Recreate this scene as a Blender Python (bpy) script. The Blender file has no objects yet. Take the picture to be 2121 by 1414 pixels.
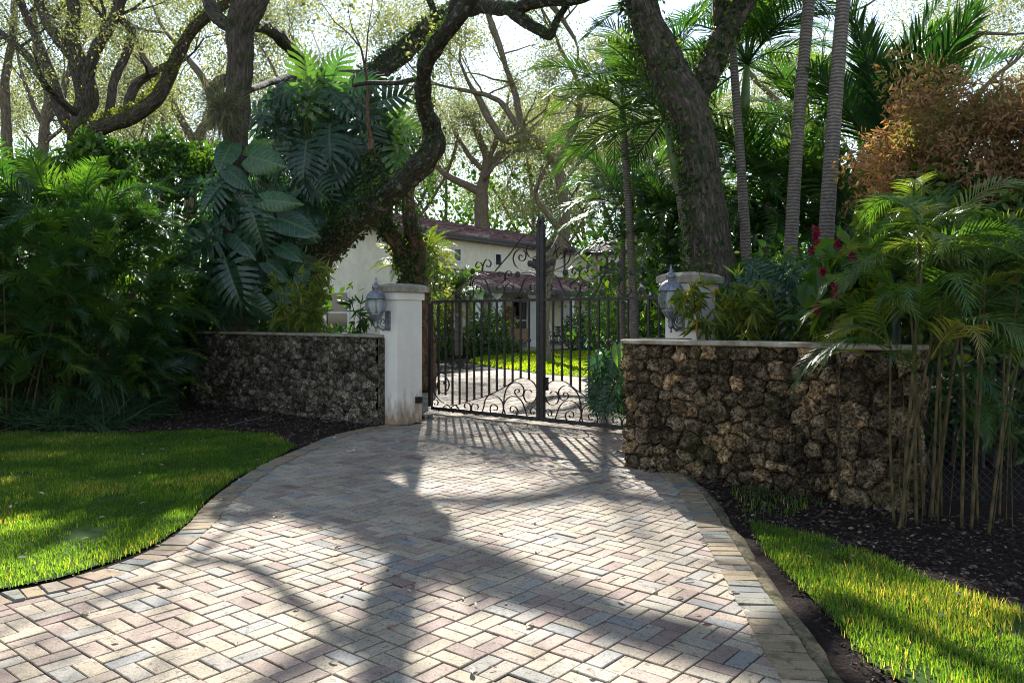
import bpy, math, random
import numpy as np
from math import radians as R, sin, cos, pi
rnd = random.Random(7); rng = np.random.default_rng(7)
SC = bpy.context.scene; COL = SC.collection
# ---------------------------------------------------------------- camera, sky, sun, exposure
F = 1650.0; CX = 1060.5; HY = 660.0; CH = 1.6
cd = bpy.data.cameras.new("camera"); cam = bpy.data.objects.new("camera", cd); COL.objects.link(cam)
cam.location = (0, 0, CH); cam.rotation_euler = (R(90), 0, 0)
cd.sensor_width = 36; cd.lens = 36*F/2121; cd.shift_y = -47/2121; cd.clip_end = 1000; cd.clip_start = 0.05
SC.camera = cam
SUN_EL = 31.5; SUN_AZ = 5.2           # azimuth: degrees to the left of +Y
w = bpy.data.worlds.new("World"); SC.world = w; w.use_nodes = True
nt = w.node_tree; nt.nodes.clear()
sky = nt.nodes.new('ShaderNodeTexSky'); sky.sky_type = 'NISHITA'; sky.sun_disc = False
sky.sun_elevation = R(SUN_EL); sky.sun_rotation = R(-SUN_AZ); sky.dust_density = .05; sky.ozone_density = 1.5
bg = nt.nodes.new('ShaderNodeBackground'); bg.inputs[1].default_value = 0.085
wo = nt.nodes.new('ShaderNodeOutputWorld')
hs = nt.nodes.new('ShaderNodeHueSaturation'); hs.inputs['Saturation'].default_value = .7
nt.links.new(sky.outputs[0], hs.inputs['Color']); nt.links.new(hs.outputs[0], bg.inputs[0]); nt.links.new(bg.outputs[0], wo.inputs[0])
sl = bpy.data.lights.new("sun", 'SUN'); sl.energy = 5.0; sl.angle = R(0.53); sl.color = (1, .96, .89)
so = bpy.data.objects.new("sun", sl); COL.objects.link(so)
so.rotation_euler = (R(-(90-SUN_EL)), 0, R(SUN_AZ)); so.location = (0, 0, 30)
so.rotation_euler = (R(90-SUN_EL), 0, R(180+SUN_AZ))
SC.view_settings.view_transform = 'Standard'; SC.view_settings.look = 'None'
SC.view_settings.exposure = 1.72; SC.view_settings.gamma = 1
SC.cycles.max_bounces = 7; SC.cycles.diffuse_bounces = 3; SC.cycles.glossy_bounces = 2
SC.cycles.transmission_bounces = 4; SC.cycles.transparent_max_bounces = 6
SC.cycles.use_denoising = True; SC.cycles.filter_width = 1.05; SC.cycles.sample_clamp_indirect = 6

def g(x, y):                       # photo pixel -> point on the ground
    d = CH*F/(y-HY); return np.array([(x-CX)/F*d, d])
def P(x, y, d): return np.array([(x-CX)/F*d, d, CH+(HY-y)/F*d])
GA = R(39.2); U = np.array([cos(GA), -sin(GA), 0.]); V_ = np.array([sin(GA), cos(GA), 0.]); Z = np.array([0, 0, 1.])

# ---------------------------------------------------------------- mesh collector
class G:
    def __init__(s): s.v = []; s.a = []; s.t = []; s.f = {3: [], 4: []}; s.m = {3: [], 4: []}; s.s = {3: [], 4: []}; s.n = 0
    def add(s, v, f, a=0.5, m=0, smooth=False, tc=None):
        v = np.asarray(v, float).reshape(-1, 3); k = len(v)
        s.v.append(v); s.a.append(np.broadcast_to(np.asarray(a, float), (k,)).copy()); s.t.append(v if tc is None else tc)
        if not isinstance(f, (list, tuple)) or (len(f) and np.ndim(f[0]) == 1): f = [f]
        for q in f:
            q = np.asarray(q, int)
            if len(q) == 0: continue
            c = q.shape[1]; s.f[c].append(q+s.n)
            s.m[c].append(np.full(len(q), m)); s.s[c].append(np.full(len(q), smooth))
        s.n += k
    def inst(s, T, M, pos, a, m=0, smooth=False, loc=False):
        v, f = T; n = len(pos); k = len(v)
        W = np.einsum('nij,kj->nki', M, v)+np.asarray(pos)[:, None, :]
        q = (f[None]+(np.arange(n)*k)[:, None, None]).reshape(-1, f.shape[1])
        s.add(W.reshape(-1, 3), q, np.repeat(np.broadcast_to(a, (n,)), k), m, smooth, np.tile(v, (n, 1)) if loc else None)
    def box(s, c, sz, ax=None, a=.5, m=0, bev=0):
        ax = np.eye(3) if ax is None else ax; h = np.array(sz)/2.
        sg = np.array([[-1, -1, -1], [1, -1, -1], [1, 1, -1], [-1, 1, -1], [-1, -1, 1], [1, -1, 1], [1, 1, 1], [-1, 1, 1]])
        v = np.asarray(c)+(sg*h)@np.asarray(ax)
        s.add(v, np.array([[0, 3, 2, 1], [4, 5, 6, 7], [0, 1, 5, 4], [1, 2, 6, 5], [2, 3, 7, 6], [3, 0, 4, 7]]), a, m)
    def build(s, name, mats, parent=None, origin=None):
        me = bpy.data.meshes.new(name)
        V = np.concatenate(s.v) if s.v else np.zeros((0, 3))
        o0 = np.zeros(3) if origin is None else np.asarray(origin, float)
        root = parent
        if parent is not None:
            while root.parent: root = root.parent
            o0 = np.array(root.location)
        V = V-o0
        fl = []; ls = []; mt = []; sm = []
        for c in (3, 4):
            for q, mm, ss in zip(s.f[c], s.m[c], s.s[c]):
                fl.append(q.reshape(-1)); ls.append(np.full(len(q), c)); mt.append(mm); sm.append(ss)
        fl = np.concatenate(fl); ls = np.concatenate(ls); mt = np.concatenate(mt); sm = np.concatenate(sm)
        me.vertices.add(len(V)); me.vertices.foreach_set('co', V.astype(np.float32).ravel())
        me.loops.add(len(fl)); me.loops.foreach_set('vertex_index', fl.astype(np.int32))
        me.polygons.add(len(ls)); me.polygons.foreach_set('loop_start', np.concatenate([[0], np.cumsum(ls)[:-1]]).astype(np.int32))
        me.polygons.foreach_set('loop_total', ls.astype(np.int32))
        me.polygons.foreach_set('material_index', mt.astype(np.int32)); me.polygons.foreach_set('use_smooth', sm.astype(bool))
        me.update(calc_edges=True)
        at = me.attributes.new('v', 'FLOAT', 'POINT'); at.data.foreach_set('value', np.concatenate(s.a).astype(np.float32))
        at = me.attributes.new('tc', 'FLOAT_VECTOR', 'POINT'); at.data.foreach_set('vector', np.concatenate(s.t).astype(np.float32).ravel())
        for m in (mats if isinstance(mats, (list, tuple)) else [mats]): me.materials.append(m)
        o = bpy.data.objects.new(name, me); COL.objects.link(o)
        if parent is not None: o.parent = parent
        else: o.location = o0
        return o
def tag(o, label=None, cat=None, group=None, kind=None):
    for k, x in (('label', label), ('category', cat), ('group', group), ('kind', kind)):
        if x: o[k] = x
    return o
def thing(name, label, cat, loc=(0, 0, 0), group=None):
    o = bpy.data.objects.new(name, None); COL.objects.link(o); o.location = tuple(float(x) for x in loc); o.empty_display_size = .2
    return tag(o, label, cat, group)
def copy_tree(o, par=None):
    c = o.copy(); COL.objects.link(c)
    if par is not None: c.parent = par
    for ch in list(o.children): copy_tree(ch, c)
    return c

# ---------------------------------------------------------------- noise and curves
def vnoise(p, seed=0):
    p = np.asarray(p, float); i = np.floor(p).astype(np.int64); f = p-i; f = f*f*(3-2*f)
    def h(x, y, z):
        n = (x*374761393+y*668265263+z*2147483647+seed*974711) & 0xffffffff
        n = ((n ^ (n >> 13))*1274126177) & 0xffffffff; n = n ^ (n >> 16)
        return (n & 0xffff)/65535.
    r = 0
    for dx in (0, 1):
        for dy in (0, 1):
            for dz in (0, 1):
                wgt = (f[..., 0] if dx else 1-f[..., 0])*(f[..., 1] if dy else 1-f[..., 1])*(f[..., 2] if dz else 1-f[..., 2])
                r = r+wgt*h(i[..., 0]+dx, i[..., 1]+dy, i[..., 2]+dz)
    return r*2-1
def fbm(p, o=4, seed=0):
    r = 0; a = 1
    for k in range(o): r = r+a*vnoise(p*2**k, seed+k); a *= .5
    return r
def smooth_path(pts, step=.12):
    pts = np.asarray(pts, float); out = []
    n = len(pts)
    for i in range(n-1):
        p0 = pts[max(i-1, 0)]; p1 = pts[i]; p2 = pts[i+1]; p3 = pts[min(i+2, n-1)]
        k = max(2, int(np.linalg.norm((p2-p1)[:3])/step))
        t = np.linspace(0, 1, k, endpoint=False)[:, None]
        out.append(.5*((2*p1)+(-p0+p2)*t+(2*p0-5*p1+4*p2-p3)*t*t+(-p0+3*p1-3*p2+p3)*t**3))
    return np.vstack(out+[pts[-1:]])
def frames(path):
    T = np.gradient(path, axis=0); T /= np.linalg.norm(T, axis=1)[:, None]+1e-9
    N = np.zeros_like(T); a = np.array([1., .1, 0]) if abs(T[0][0]) < .8 else np.array([0, 1., 0])
    n = a-T[0]*a.dot(T[0]); n /= np.linalg.norm(n)
    for i in range(len(T)):
        n = n-T[i]*n.dot(T[i]); n /= np.linalg.norm(n)+1e-9; N[i] = n
    return T, N, np.cross(T, N)
def tube(gm, path, rad, k=8, bump=0., a=.5, m=0, seed=0, cap=True):
    path = np.asarray(path, float); rad = np.broadcast_to(rad, (len(path),)).astype(float)
    T, N, B = frames(path); th = np.linspace(0, 2*pi, k, endpoint=False)
    L = np.concatenate([[0], np.cumsum(np.linalg.norm(np.diff(path, axis=0), axis=1))])
    tc = np.stack([np.cos(th)[None]*rad[:, None], np.sin(th)[None]*rad[:, None], np.repeat(L[:, None], k, 1)], -1)
    rr = np.repeat(rad[:, None], k, 1)
    if bump:
        q = tc.copy(); q[..., 2] *= .8; s0 = 1/np.maximum(rad.mean(), .02)
        rr = rr*(1+bump*fbm(q*s0*.9+seed*3.1, 3, seed)+bump*.35*vnoise(q*s0*3.3+seed, seed))
    v = path[:, None]+rr[..., None]*(np.cos(th)[None, :, None]*N[:, None]+np.sin(th)[None, :, None]*B[:, None])
    n = len(path); i = np.arange(n-1)[:, None]*k; j = np.arange(k)[None]; j2 = (j+1) % k
    f = np.stack([i+j, i+j2, i+k+j2, i+k+j], -1).reshape(-1, 4)
    v = v.reshape(-1, 3); tc = tc.reshape(-1, 3)+seed*1.7; fs = [f]
    if cap:
        c0 = len(v); v = np.vstack([v, path[:1]-T[:1]*rad[0]*.3, path[-1:]+T[-1:]*rad[-1]*.5]); tc = np.vstack([tc, tc[:1], tc[-1:]])
        jj = np.arange(k); fs.append(np.stack([jj*0+c0, (jj+1) % k, jj], -1)); b = (n-1)*k
        fs.append(np.stack([jj*0+c0+1, b+jj, b+(jj+1) % k], -1))
    gm.add(v, fs, a, m, True, tc)
def lathe(gm, base, prof, k=14, m=0, a=.5, smooth=True, sq=False):
    # prof: (radius, height) pairs
    prof = np.asarray(prof, float); th = np.linspace(0, 2*pi, k, endpoint=False)
    v = np.stack([prof[:, 0][:, None]*np.cos(th), prof[:, 0][:, None]*np.sin(th), np.repeat(prof[:, 1][:, None], k, 1)], -1)+np.asarray(base, float)
    n = len(prof); i = np.arange(n-1)[:, None]*k; j = np.arange(k)[None]; j2 = (j+1) % k
    gm.add(v.reshape(-1, 3), np.stack([i+j, i+j2, i+k+j2, i+k+j], -1).reshape(-1, 4), a, m, smooth)
def rotm(n, tip=None, nrm=None):
    # matrices whose columns are (side, tip, normal)
    tip = tip/np.linalg.norm(tip, axis=1)[:, None]
    nrm = nrm-tip*(nrm*tip).sum(1)[:, None]; nrm /= np.linalg.norm(nrm, axis=1)[:, None]+1e-9
    return np.stack([np.cross(tip, nrm), tip, nrm], -1)
def rdir(n, z=0, r=rng):
    d = r.normal(size=(n, 3)); d[:, 2] += z; return d/(np.linalg.norm(d, axis=1)[:, None]+1e-9)
def sc(M, s): return M*np.broadcast_to(np.asarray(s, float), (len(M),))[:, None, None]
LEAF = (np.array([[0, 0, 0], [-.26, .3, .06], [-.22, .68, .05], [0, 1, -.08], [.22, .68, .05], [.26, .3, .06]]), np.array([[0, 3, 2, 1], [0, 5, 4, 3]]))
NARROW = (np.array([[0, 0, 0], [-.09, .3, .02], [-.06, .7, -.04], [0, 1, -.16], [.06, .7, -.04], [.09, .3, .02]]), np.array([[0, 3, 2, 1], [0, 5, 4, 3]]))
NARROW2 = (LEAF[0]*np.array([.6, 1.1, 1]), LEAF[1])
def leaves(gm, pos, size, T=LEAF, up=.5, a=None, m=0, tipz=-.2, r=rng):
    n = len(pos)
    if n == 0: return
    M = rotm(n, rdir(n, tipz, r), rdir(n, up, r))
    gm.inst(T, sc(M, size*r.uniform(.7, 1.3, n)), pos, r.uniform(0, 1, n) if a is None else a, m)

# ---------------------------------------------------------------- materials
def mat(name): 
    m = bpy.data.materials.new(name); m.use_nodes = True; t = m.node_tree; t.nodes.clear(); return m, t
def N(t, ty, **k):
    n = t.nodes.new(ty)
    for a, b in k.items():
        if a.startswith('i_'):
            key = a[2:]; key = int(key) if key.isdigit() else key.replace('_', ' ')
            n.inputs[key].default_value = b
        else: setattr(n, a, b)
    return n
def ramp(t, src, stops, interp='LINEAR'):
    n = t.nodes.new('ShaderNodeValToRGB'); cr = n.color_ramp; cr.interpolation = interp
    while len(cr.elements) < len(stops): cr.elements.new(.5)
    for e, (p, c) in zip(cr.elements, stops): e.position = p; e.color = (*c, 1) if len(c) == 3 else c
    t.links.new(src, n.inputs[0]); return n.outputs[0]
def attr(t, name, o='Fac'): n = N(t, 'ShaderNodeAttribute', attribute_name=name); return n.outputs[o]
def noise(t, vec, scale, det=4, rough=.55, dist=0):
    n = N(t, 'ShaderNodeTexNoise'); n.inputs['Scale'].default_value = scale; n.inputs['Detail'].default_value = det
    n.inputs['Roughness'].default_value = rough; n.inputs['Distortion'].default_value = dist
    if vec is not None: t.links.new(vec, n.inputs['Vector'])
    return n.outputs[0]
def mapping(t, vec, s): n = N(t, 'ShaderNodeMapping'); n.inputs['Scale'].default_value = s; t.links.new(vec, n.inputs[0]); return n.outputs[0]
def mix(t, fac, a, b, mode='MIX'):
    n = N(t, 'ShaderNodeMix', data_type='RGBA', blend_type=mode)
    for i, x in ((0, fac), (6, a), (7, b)):
        if isinstance(x, (int, float)): n.inputs[i].default_value = x
        elif isinstance(x, tuple): n.inputs[i].default_value = (*x, 1)
        else: t.links.new(x, n.inputs[i])
    return n.outputs[2]
def bump(t, h, s, d=.02): n = N(t, 'ShaderNodeBump'); n.inputs['Strength'].default_value = s; n.inputs['Distance'].default_value = d; t.links.new(h, n.inputs['Height']); return n.outputs[0]
def surf(t, col, rough=.7, spec=.3, nrm=None, metal=0):
    p = N(t, 'ShaderNodeBsdfPrincipled'); p.inputs['Roughness'].default_value = rough; p.inputs['Specular IOR Level'].default_value = spec
    p.inputs['Metallic'].default_value = metal
    if isinstance(col, tuple): p.inputs['Base Color'].default_value = (*col, 1)
    else: t.links.new(col, p.inputs['Base Color'])
    if nrm is not None: t.links.new(nrm, p.inputs['Normal'])
    o = N(t, 'ShaderNodeOutputMaterial'); t.links.new(p.outputs[0], o.inputs[0]); return p
def leafmat(name, stops, trans=.45, tcol=(1.5, 1.6, .5), rough=.45, spec=.4):
    m, t = mat(name)
    c = ramp(t, attr(t, 'v'), stops)
    c = mix(t, .35, c, ramp(t, noise(t, attr(t, 'tc', 'Vector'), 3.5, 2), [(.3, (.55, .55, .55)), (.7, (1.3, 1.3, 1.3))]), 'MULTIPLY')
    p = surf(t, c, rough, spec); out = [n for n in t.nodes if n.type == 'OUTPUT_MATERIAL'][0]
    tr = N(t, 'ShaderNodeBsdfTranslucent'); t.links.new(mix(t, 1., c, tcol, 'MULTIPLY'), tr.inputs[0])
    mx = N(t, 'ShaderNodeMixShader'); mx.inputs[0].default_value = trans
    t.links.new(p.outputs[0], mx.inputs[1]); t.links.new(tr.outputs[0], mx.inputs[2]); t.links.new(mx.outputs[0], out.inputs[0])
    return m
def barkmat(name, c1, c2, moss=(.045, .06, .02), mo=.5, st=(1, 1, .22), sca=26, bs=.9, dist=.03, lich=False):
    m, t = mat(name); tc = attr(t, 'tc', 'Vector')
    q = mapping(t, tc, st); n1 = noise(t, q, sca, 6, .65, .6); n2 = noise(t, tc, 3.2, 3)
    c = ramp(t, n1, [(.32, tuple(x*.38 for x in c1)), (.5, c1), (.72, c2)])
    if mo > 0: c = mix(t, ramp(t, n2, [(.62-mo*.2, (0, 0, 0)), (.72, (.8, .8, .8))]), c, moss)
    if lich: c = mix(t, ramp(t, noise(t, tc, 7, 5, .7), [(.56, (0, 0, 0)), (.63, (.7, .7, .7))]), c, (.27, .28, .24))
    surf(t, c, .9, .15, bump(t, n1, bs, dist)); return m
def palmbark(name, c1, c2, ws_=6.5, lo=.82):
    m, t = mat(name); tc = attr(t, 'tc', 'Vector')
    wv = N(t, 'ShaderNodeTexWave', wave_type='BANDS', bands_direction='Z'); wv.inputs['Scale'].default_value = ws_
    wv.inputs['Distortion'].default_value = 3.; wv.inputs['Detail'].default_value = 3; wv.inputs['Detail Scale'].default_value = 2.; t.links.new(tc, wv.inputs[0])
    n = noise(t, tc, 14, 4); c = mix(t, .55, ramp(t, wv.outputs[0], [(.04, tuple(x*lo for x in c1)), (.25, c1), (1, c2)]), ramp(t, n, [(.35, (.5, .5, .48)), (.65, (1.15, 1.15, 1.1))]), 'MULTIPLY')
    surf(t, c, .85, .2, bump(t, wv.outputs[0], .3, .012)); return m
def plain(name, col, rough=.6, spec=.3, metal=0, ns=0, amt=.25, b=0):
    m, t = mat(name)
    if ns:
        tcn = attr(t, 'tc', 'Vector'); n = noise(t, tcn, ns, 5)
        lo = tuple(x*(1-amt) for x in col); hi = tuple(min(1, x*(1+amt)) for x in col)
        surf(t, ramp(t, n, [(.3, lo), (.7, hi)]), rough, spec, bump(t, n, b, .01) if b else None, metal)
    else: surf(t, col, rough, spec, None, metal)
    return m
LM = {}
LM['oak'] = leafmat('oak_leaf', [(0, (.09, .12, .045)), (.5, (.16, .18, .07)), (.85, (.23, .24, .10)), (1, (.31, .29, .13))], .5, (1.5, 1.5, .85))
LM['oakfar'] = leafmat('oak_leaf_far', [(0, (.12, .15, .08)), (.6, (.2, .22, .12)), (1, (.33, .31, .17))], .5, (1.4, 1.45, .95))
LM['shrub'] = leafmat('shrub_leaf', [(0, (.03, .075, .015)), (.6, (.05, .12, .02)), (1, (.11, .17, .03))], .42, (1.7, 1.9, .4), .38, .5)
LM['palm'] = leafmat('palm_leaf', [(0, (.018, .055, .018)), (.6, (.035, .09, .022)), (1, (.08, .13, .03))], .4, (1.9, 2.1, .5), .36, .5)
LM['hedge'] = leafmat('hedge_leaf', [(0, (.018, .05, .024)), (.6, (.045, .105, .035)), (1, (.12, .18, .04))], .5, (2.2, 2.5, .45), .33, .5)
LM['areca'] = leafmat('areca_leaf', [(0, (.03, .075, .022)), (.5, (.06, .125, .03)), (.85, (.15, .19, .045)), (1, (.3, .24, .06))], .5, (1.9, 1.9, .5), .36, .5)
LM['ypalm'] = leafmat('yellow_palm_leaf', [(0, (.09, .15, .03)), (.6, (.16, .22, .04)), (1, (.3, .27, .06))], .5, (1.6, 1.6, .5), .4)
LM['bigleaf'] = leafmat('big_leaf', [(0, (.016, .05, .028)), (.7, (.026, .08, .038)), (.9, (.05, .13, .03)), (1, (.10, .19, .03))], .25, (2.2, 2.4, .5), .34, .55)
def mk_big():
    m = LM['bigleaf']; t = m.node_tree; tc = attr(t, 'tc', 'Vector'); sp = N(t, 'ShaderNodeSeparateXYZ'); t.links.new(tc, sp.inputs[0])
    def M_(op, a, b_=0.):
        n = N(t, 'ShaderNodeMath', operation=op)
        for i, x in enumerate((a, b_)):
            if isinstance(x, (int, float)): n.inputs[i].default_value = x
            else: t.links.new(x, n.inputs[i])
        return n.outputs[0]
    ax = M_('ABSOLUTE', sp.outputs[0]); q = M_('FRACT', M_('MULTIPLY', M_('SUBTRACT', sp.outputs[1], M_('MULTIPLY', ax, .55)), 9.)); vein = M_('ABSOLUTE', M_('SUBTRACT', q, .5))
    s1 = ramp(t, vein, [(0, (1, 1, 1)), (.09, (0, 0, 0))]); s2 = ramp(t, ax, [(0, (1, 1, 1)), (.018, (1, 1, 1)), (.026, (0, 0, 0))])
    f = mix(t, 1., s1, s2, 'LIGHTEN')
    for n in t.nodes:
        if n.type == 'BSDF_PRINCIPLED':
            l = n.inputs['Base Color'].links[0].from_socket; t.links.new(mix(t, mix(t, 1., f, (.45, .45, .45), 'MULTIPLY'), mix(t, 1., l, ramp(t, noise(t, tc, 7, 3), [(.3, (.6, .6, .6)), (.7, (1.35, 1.35, 1.35))]), 'MULTIPLY'), (.16, .22, .09)), n.inputs['Base Color'])
            t.links.new(bump(t, M_('ADD', vein, 0), .5, .02), n.inputs['Normal'])
mk_big()
LM['bamboo'] = leafmat('bamboo_leaf', [(0, (.08, .14, .03)), (.5, (.16, .22, .04)), (.85, (.32, .30, .05)), (1, (.45, .2, .03))], .5, (1.5, 1.4, .5))
LM['brown'] = leafmat('dry_leaf', [(0, (.15, .18, .05)), (.25, (.20, .13, .07)), (.55, (.34, .21, .12)), (.85, (.46, .31, .17)), (1, (.5, .38, .15))], .5, (1.5, 1.2, .6), .6, .2)
LM['ivy'] = leafmat('ivy_leaf', [(0, (.018, .04, .014)), (.75, (.045, .08, .022)), (1, (.13, .17, .03))], .4, (1.8, 1.8, .5))
LM['fern'] = leafmat('fern_leaf', [(0, (.07, .12, .02)), (.7, (.17, .2, .03)), (1, (.3, .28, .03))], .5, (1.6, 1.5, .4))
LM['grass'] = leafmat('grass_blade', [(0, (.03, .07, .016)), (.5, (.06, .135, .022)), (.85, (.11, .18, .035)), (.94, (.24, .21, .09)), (1, (.34, .28, .16))], .62, (3.8, 3.1, .7), .45, .35)
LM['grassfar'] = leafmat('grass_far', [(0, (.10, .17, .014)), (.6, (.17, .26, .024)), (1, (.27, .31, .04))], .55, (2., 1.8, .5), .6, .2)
LM['lily'] = leafmat('lilyturf_leaf', [(0, (.02, .05, .025)), (1, (.05, .10, .04))], .3, (1.7, 1.9, .6), .4, .4)
LM['air'] = leafmat('airplant_leaf', [(0, (.12, .12, .07)), (1, (.26, .26, .16))], .35, (1.3, 1.3, .7), .7, .2)
LM['vineleaf'] = leafmat('vine_leaf', [(0, (.035, .09, .015)), (.5, (.08, .16, .02)), (1, (.2, .24, .03))], .5, (1.9, 1.9, .35), .4, .4)
LM['red'] = leafmat('red_petal', [(0, (.12, .003, .02)), (1, (.32, .01, .045))], .35, (1.3, 1, 1))
LM['purple'] = leafmat('pale_petal', [(0, (.45, .4, .6)), (1, (.7, .65, .8))], .3, (1, 1, 1))
M_bark = barkmat('oak_bark', (.085, .07, .055), (.22, .18, .145), mo=.35, bs=1., dist=.05)
M_barkred = barkmat('oak_bark_warm', (.13, .075, .045), (.27, .18, .12), mo=.2, bs=1.)
M_barklim = barkmat('limb_bark', (.05, .042, .034), (.15, .13, .10), (.035, .05, .018), mo=1.2, bs=1., dist=.05, lich=True)
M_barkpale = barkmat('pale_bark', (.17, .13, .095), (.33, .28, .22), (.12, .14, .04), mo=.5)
M_palm = palmbark('palm_trunk', (.12, .10, .085), (.23, .205, .175))
M_shaft = plain('palm_crownshaft', (.10, .17, .04), .4, .4, ns=6)
M_cane = palmbark('cane', (.075, .065, .028), (.12, .08, .038), 1.6, .75)
M_stem = plain('green_stem', (.08, .13, .03), .5, ns=5)
M_iron = plain('dark_bronze_iron', (.028, .022, .020), .5, .4, ns=14, amt=.5)
M_lamp = plain('pewter_metal', (.2, .21, .225), .45, .5, .5, ns=30, amt=.5, b=.2)
M_gutter = plain('gutter_paint', (.028, .022, .026), .35, .5)
M_black = plain('black_paint', (.01, .01, .012), .5)
M_white = plain('white_trim', (.72, .72, .68), .6, ns=3, amt=.06)
M_wire = plain('wire', (.05, .05, .05), .5, .3, .6)
M_galv = plain('galvanised_wire', (.045, .05, .05), .5, .3, .6)
def mk_stucco(name, col, rust=False, sc_=1.):
    m, t = mat(name); tc = N(t, 'ShaderNodeTexCoord').outputs['Object']
    n = noise(t, tc, 2.5*sc_, 5); n2 = noise(t, tc, 60*sc_, 3)
    c = ramp(t, n, [(.3, tuple(x*.86 for x in col)), (.7, col)])
    if rust:
        sp = N(t, 'ShaderNodeSeparateXYZ'); t.links.new(tc, sp.inputs[0])
        ad = N(t, 'ShaderNodeMath', operation='MULTIPLY_ADD'); t.links.new(noise(t, mapping(t, tc, (3, 3, 1.)), 3.2, 5), ad.inputs[0]); ad.inputs[1].default_value = -1.15; t.links.new(sp.outputs[2], ad.inputs[2])
        k = ramp(t, ad.outputs[0], [(0, (0, 0, 0)), (1, (1, 1, 1))])
        mr = N(t, 'ShaderNodeMapRange'); t.links.new(ad.outputs[0], mr.inputs[0]); mr.inputs[1].default_value = -.55; mr.inputs[2].default_value = -.12; mr.inputs[3].default_value = .85; mr.inputs[4].default_value = 0
        c = mix(t, mr.outputs[0], c, ramp(t, noise(t, tc, 9, 4), [(.3, (.2, .085, .03)), (.7, (.38, .24, .13))]))
    st = noise(t, mapping(t, tc, (1, 1, .3)), 1.6, 6, .7); c = mix(t, .16, c, ramp(t, st, [(.36, (.55, .5, .42)), (.6, (1., 1., 1.))]), 'MULTIPLY')
    surf(t, c, .85, .2, bump(t, n2, .25, .004)); return m
M_pillar = mk_stucco('pillar_stucco', (.84, .79, .70), True)
M_house = mk_stucco('house_stucco', (.86, .80, .63))
M_cap = mk_stucco('pillar_cap', (.3, .28, .23))
def mk_cap(name):
    m, t = mat(name); tc = N(t, 'ShaderNodeTexCoord').outputs['Object']; n = noise(t, tc, 5, 6, .65, .5); n2 = noise(t, mapping(t, tc, (6, 6, .6)), 3, 3)
    c = ramp(t, n, [(.3, (.12, .10, .075)), (.5, (.28, .25, .19)), (.7, (.42, .38, .3))])
    c = mix(t, ramp(t, n2, [(.5, (0, 0, 0)), (.7, (.6, .6, .6))]), c, (.22, .13, .07)); surf(t, c, .9, .15, bump(t, n, .5, .01)); return m
M_cap = mk_cap('weathered_concrete')
def mk_stone(name, warm):
    m, t = mat(name); tc = N(t, 'ShaderNodeTexCoord').outputs['Object']; v = attr(t, 'v')
    base = ramp(t, v, [(0, (.055, .048, .04)), (.06, (.06, .05, .04)), (.1, (.08, .07, .06)), (.4, (.17, .155, .13)), (.7, (.24, .22, .19)), (1, (.36, .32, .25))] if not warm else
                [(0, (.05, .04, .028)), (.06, (.055, .043, .03)), (.1, (.07, .06, .048)), (.35, (.15, .125, .095)), (.6, (.22, .19, .155)), (.8, (.31, .235, .15)), (1, (.46, .36, .25))])
    vo = N(t, 'ShaderNodeTexVoronoi', feature='F1'); vo.inputs['Scale'].default_value = 55; t.links.new(tc, vo.inputs[0])
    n = noise(t, tc, 9, 7, .7, 1.); n3 = noise(t, tc, 45, 5, .7)
    lich = ramp(t, n, [(.44, (.24, .23, .21)), (.53, (.85, .84, .81)), (.66, (1.6, 1.55, 1.45))])
    c = mix(t, .9, base, lich, 'MULTIPLY'); c = mix(t, .9, c, ramp(t, n3, [(.40, (.12, .12, .12)), (.54, (1.25, 1.22, 1.2))]), 'MULTIPLY')
    c = mix(t, ramp(t, noise(t, tc, 2.2, 4), [(.55, (0, 0, 0)), (.72, (.55, .55, .55))]), c, (.05, .06, .022))
    add = N(t, 'ShaderNodeMath', operation='ADD'); t.links.new(n3, add.inputs[0]); t.links.new(vo.outputs[0], add.inputs[1])
    surf(t, mix(t, 1., c, (1.12, 1., .84) if warm else (1.02, 1., .96), 'MULTIPLY'), .95, .1, bump(t, add.outputs[0], .9, .015)); return m
M_stoneL = mk_stone('coral_stone_grey', False); M_stoneR = mk_stone('coral_stone_warm', True)
def mk_paver():
    m, t = mat('concrete_paver'); v = attr(t, 'v'); tc = N(t, 'ShaderNodeTexCoord').outputs['Object']
    c = ramp(t, v, [(0, (.40, .335, .245)), (.34, (.43, .36, .265)), (.42, (.35, .27, .215)), (.55, (.37, .285, .235)), (.63, (.26, .185, .16)), (.72, (.38, .32, .245)), (.84, (.34, .315, .265)), (.92, (.27, .27, .255)), (.96, (.43, .37, .28)), (1, (.2, .2, .2))])
    n = noise(t, tc, 95, 4, .8); n2 = noise(t, tc, 1.6, 5, .6); n3 = noise(t, tc, 26, 7, .8, .6)
    c = mix(t, .6, c, ramp(t, n, [(.36, (.3, .3, .3)), (.56, (1.08, 1.08, 1.08))]), 'MULTIPLY')
    c = mix(t, .75, c, ramp(t, n2, [(.3, (.55, .52, .49)), (.62, (1.05, 1.05, 1.04))]), 'MULTIPLY')
    c = mix(t, ramp(t, n3, [(.545, (0, 0, 0)), (.62, (.8, .8, .8))]), c, (.07, .055, .045))
    surf(t, c, .85, .25, bump(t, n, .5, .003)); return m
M_paver = mk_paver()
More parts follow.
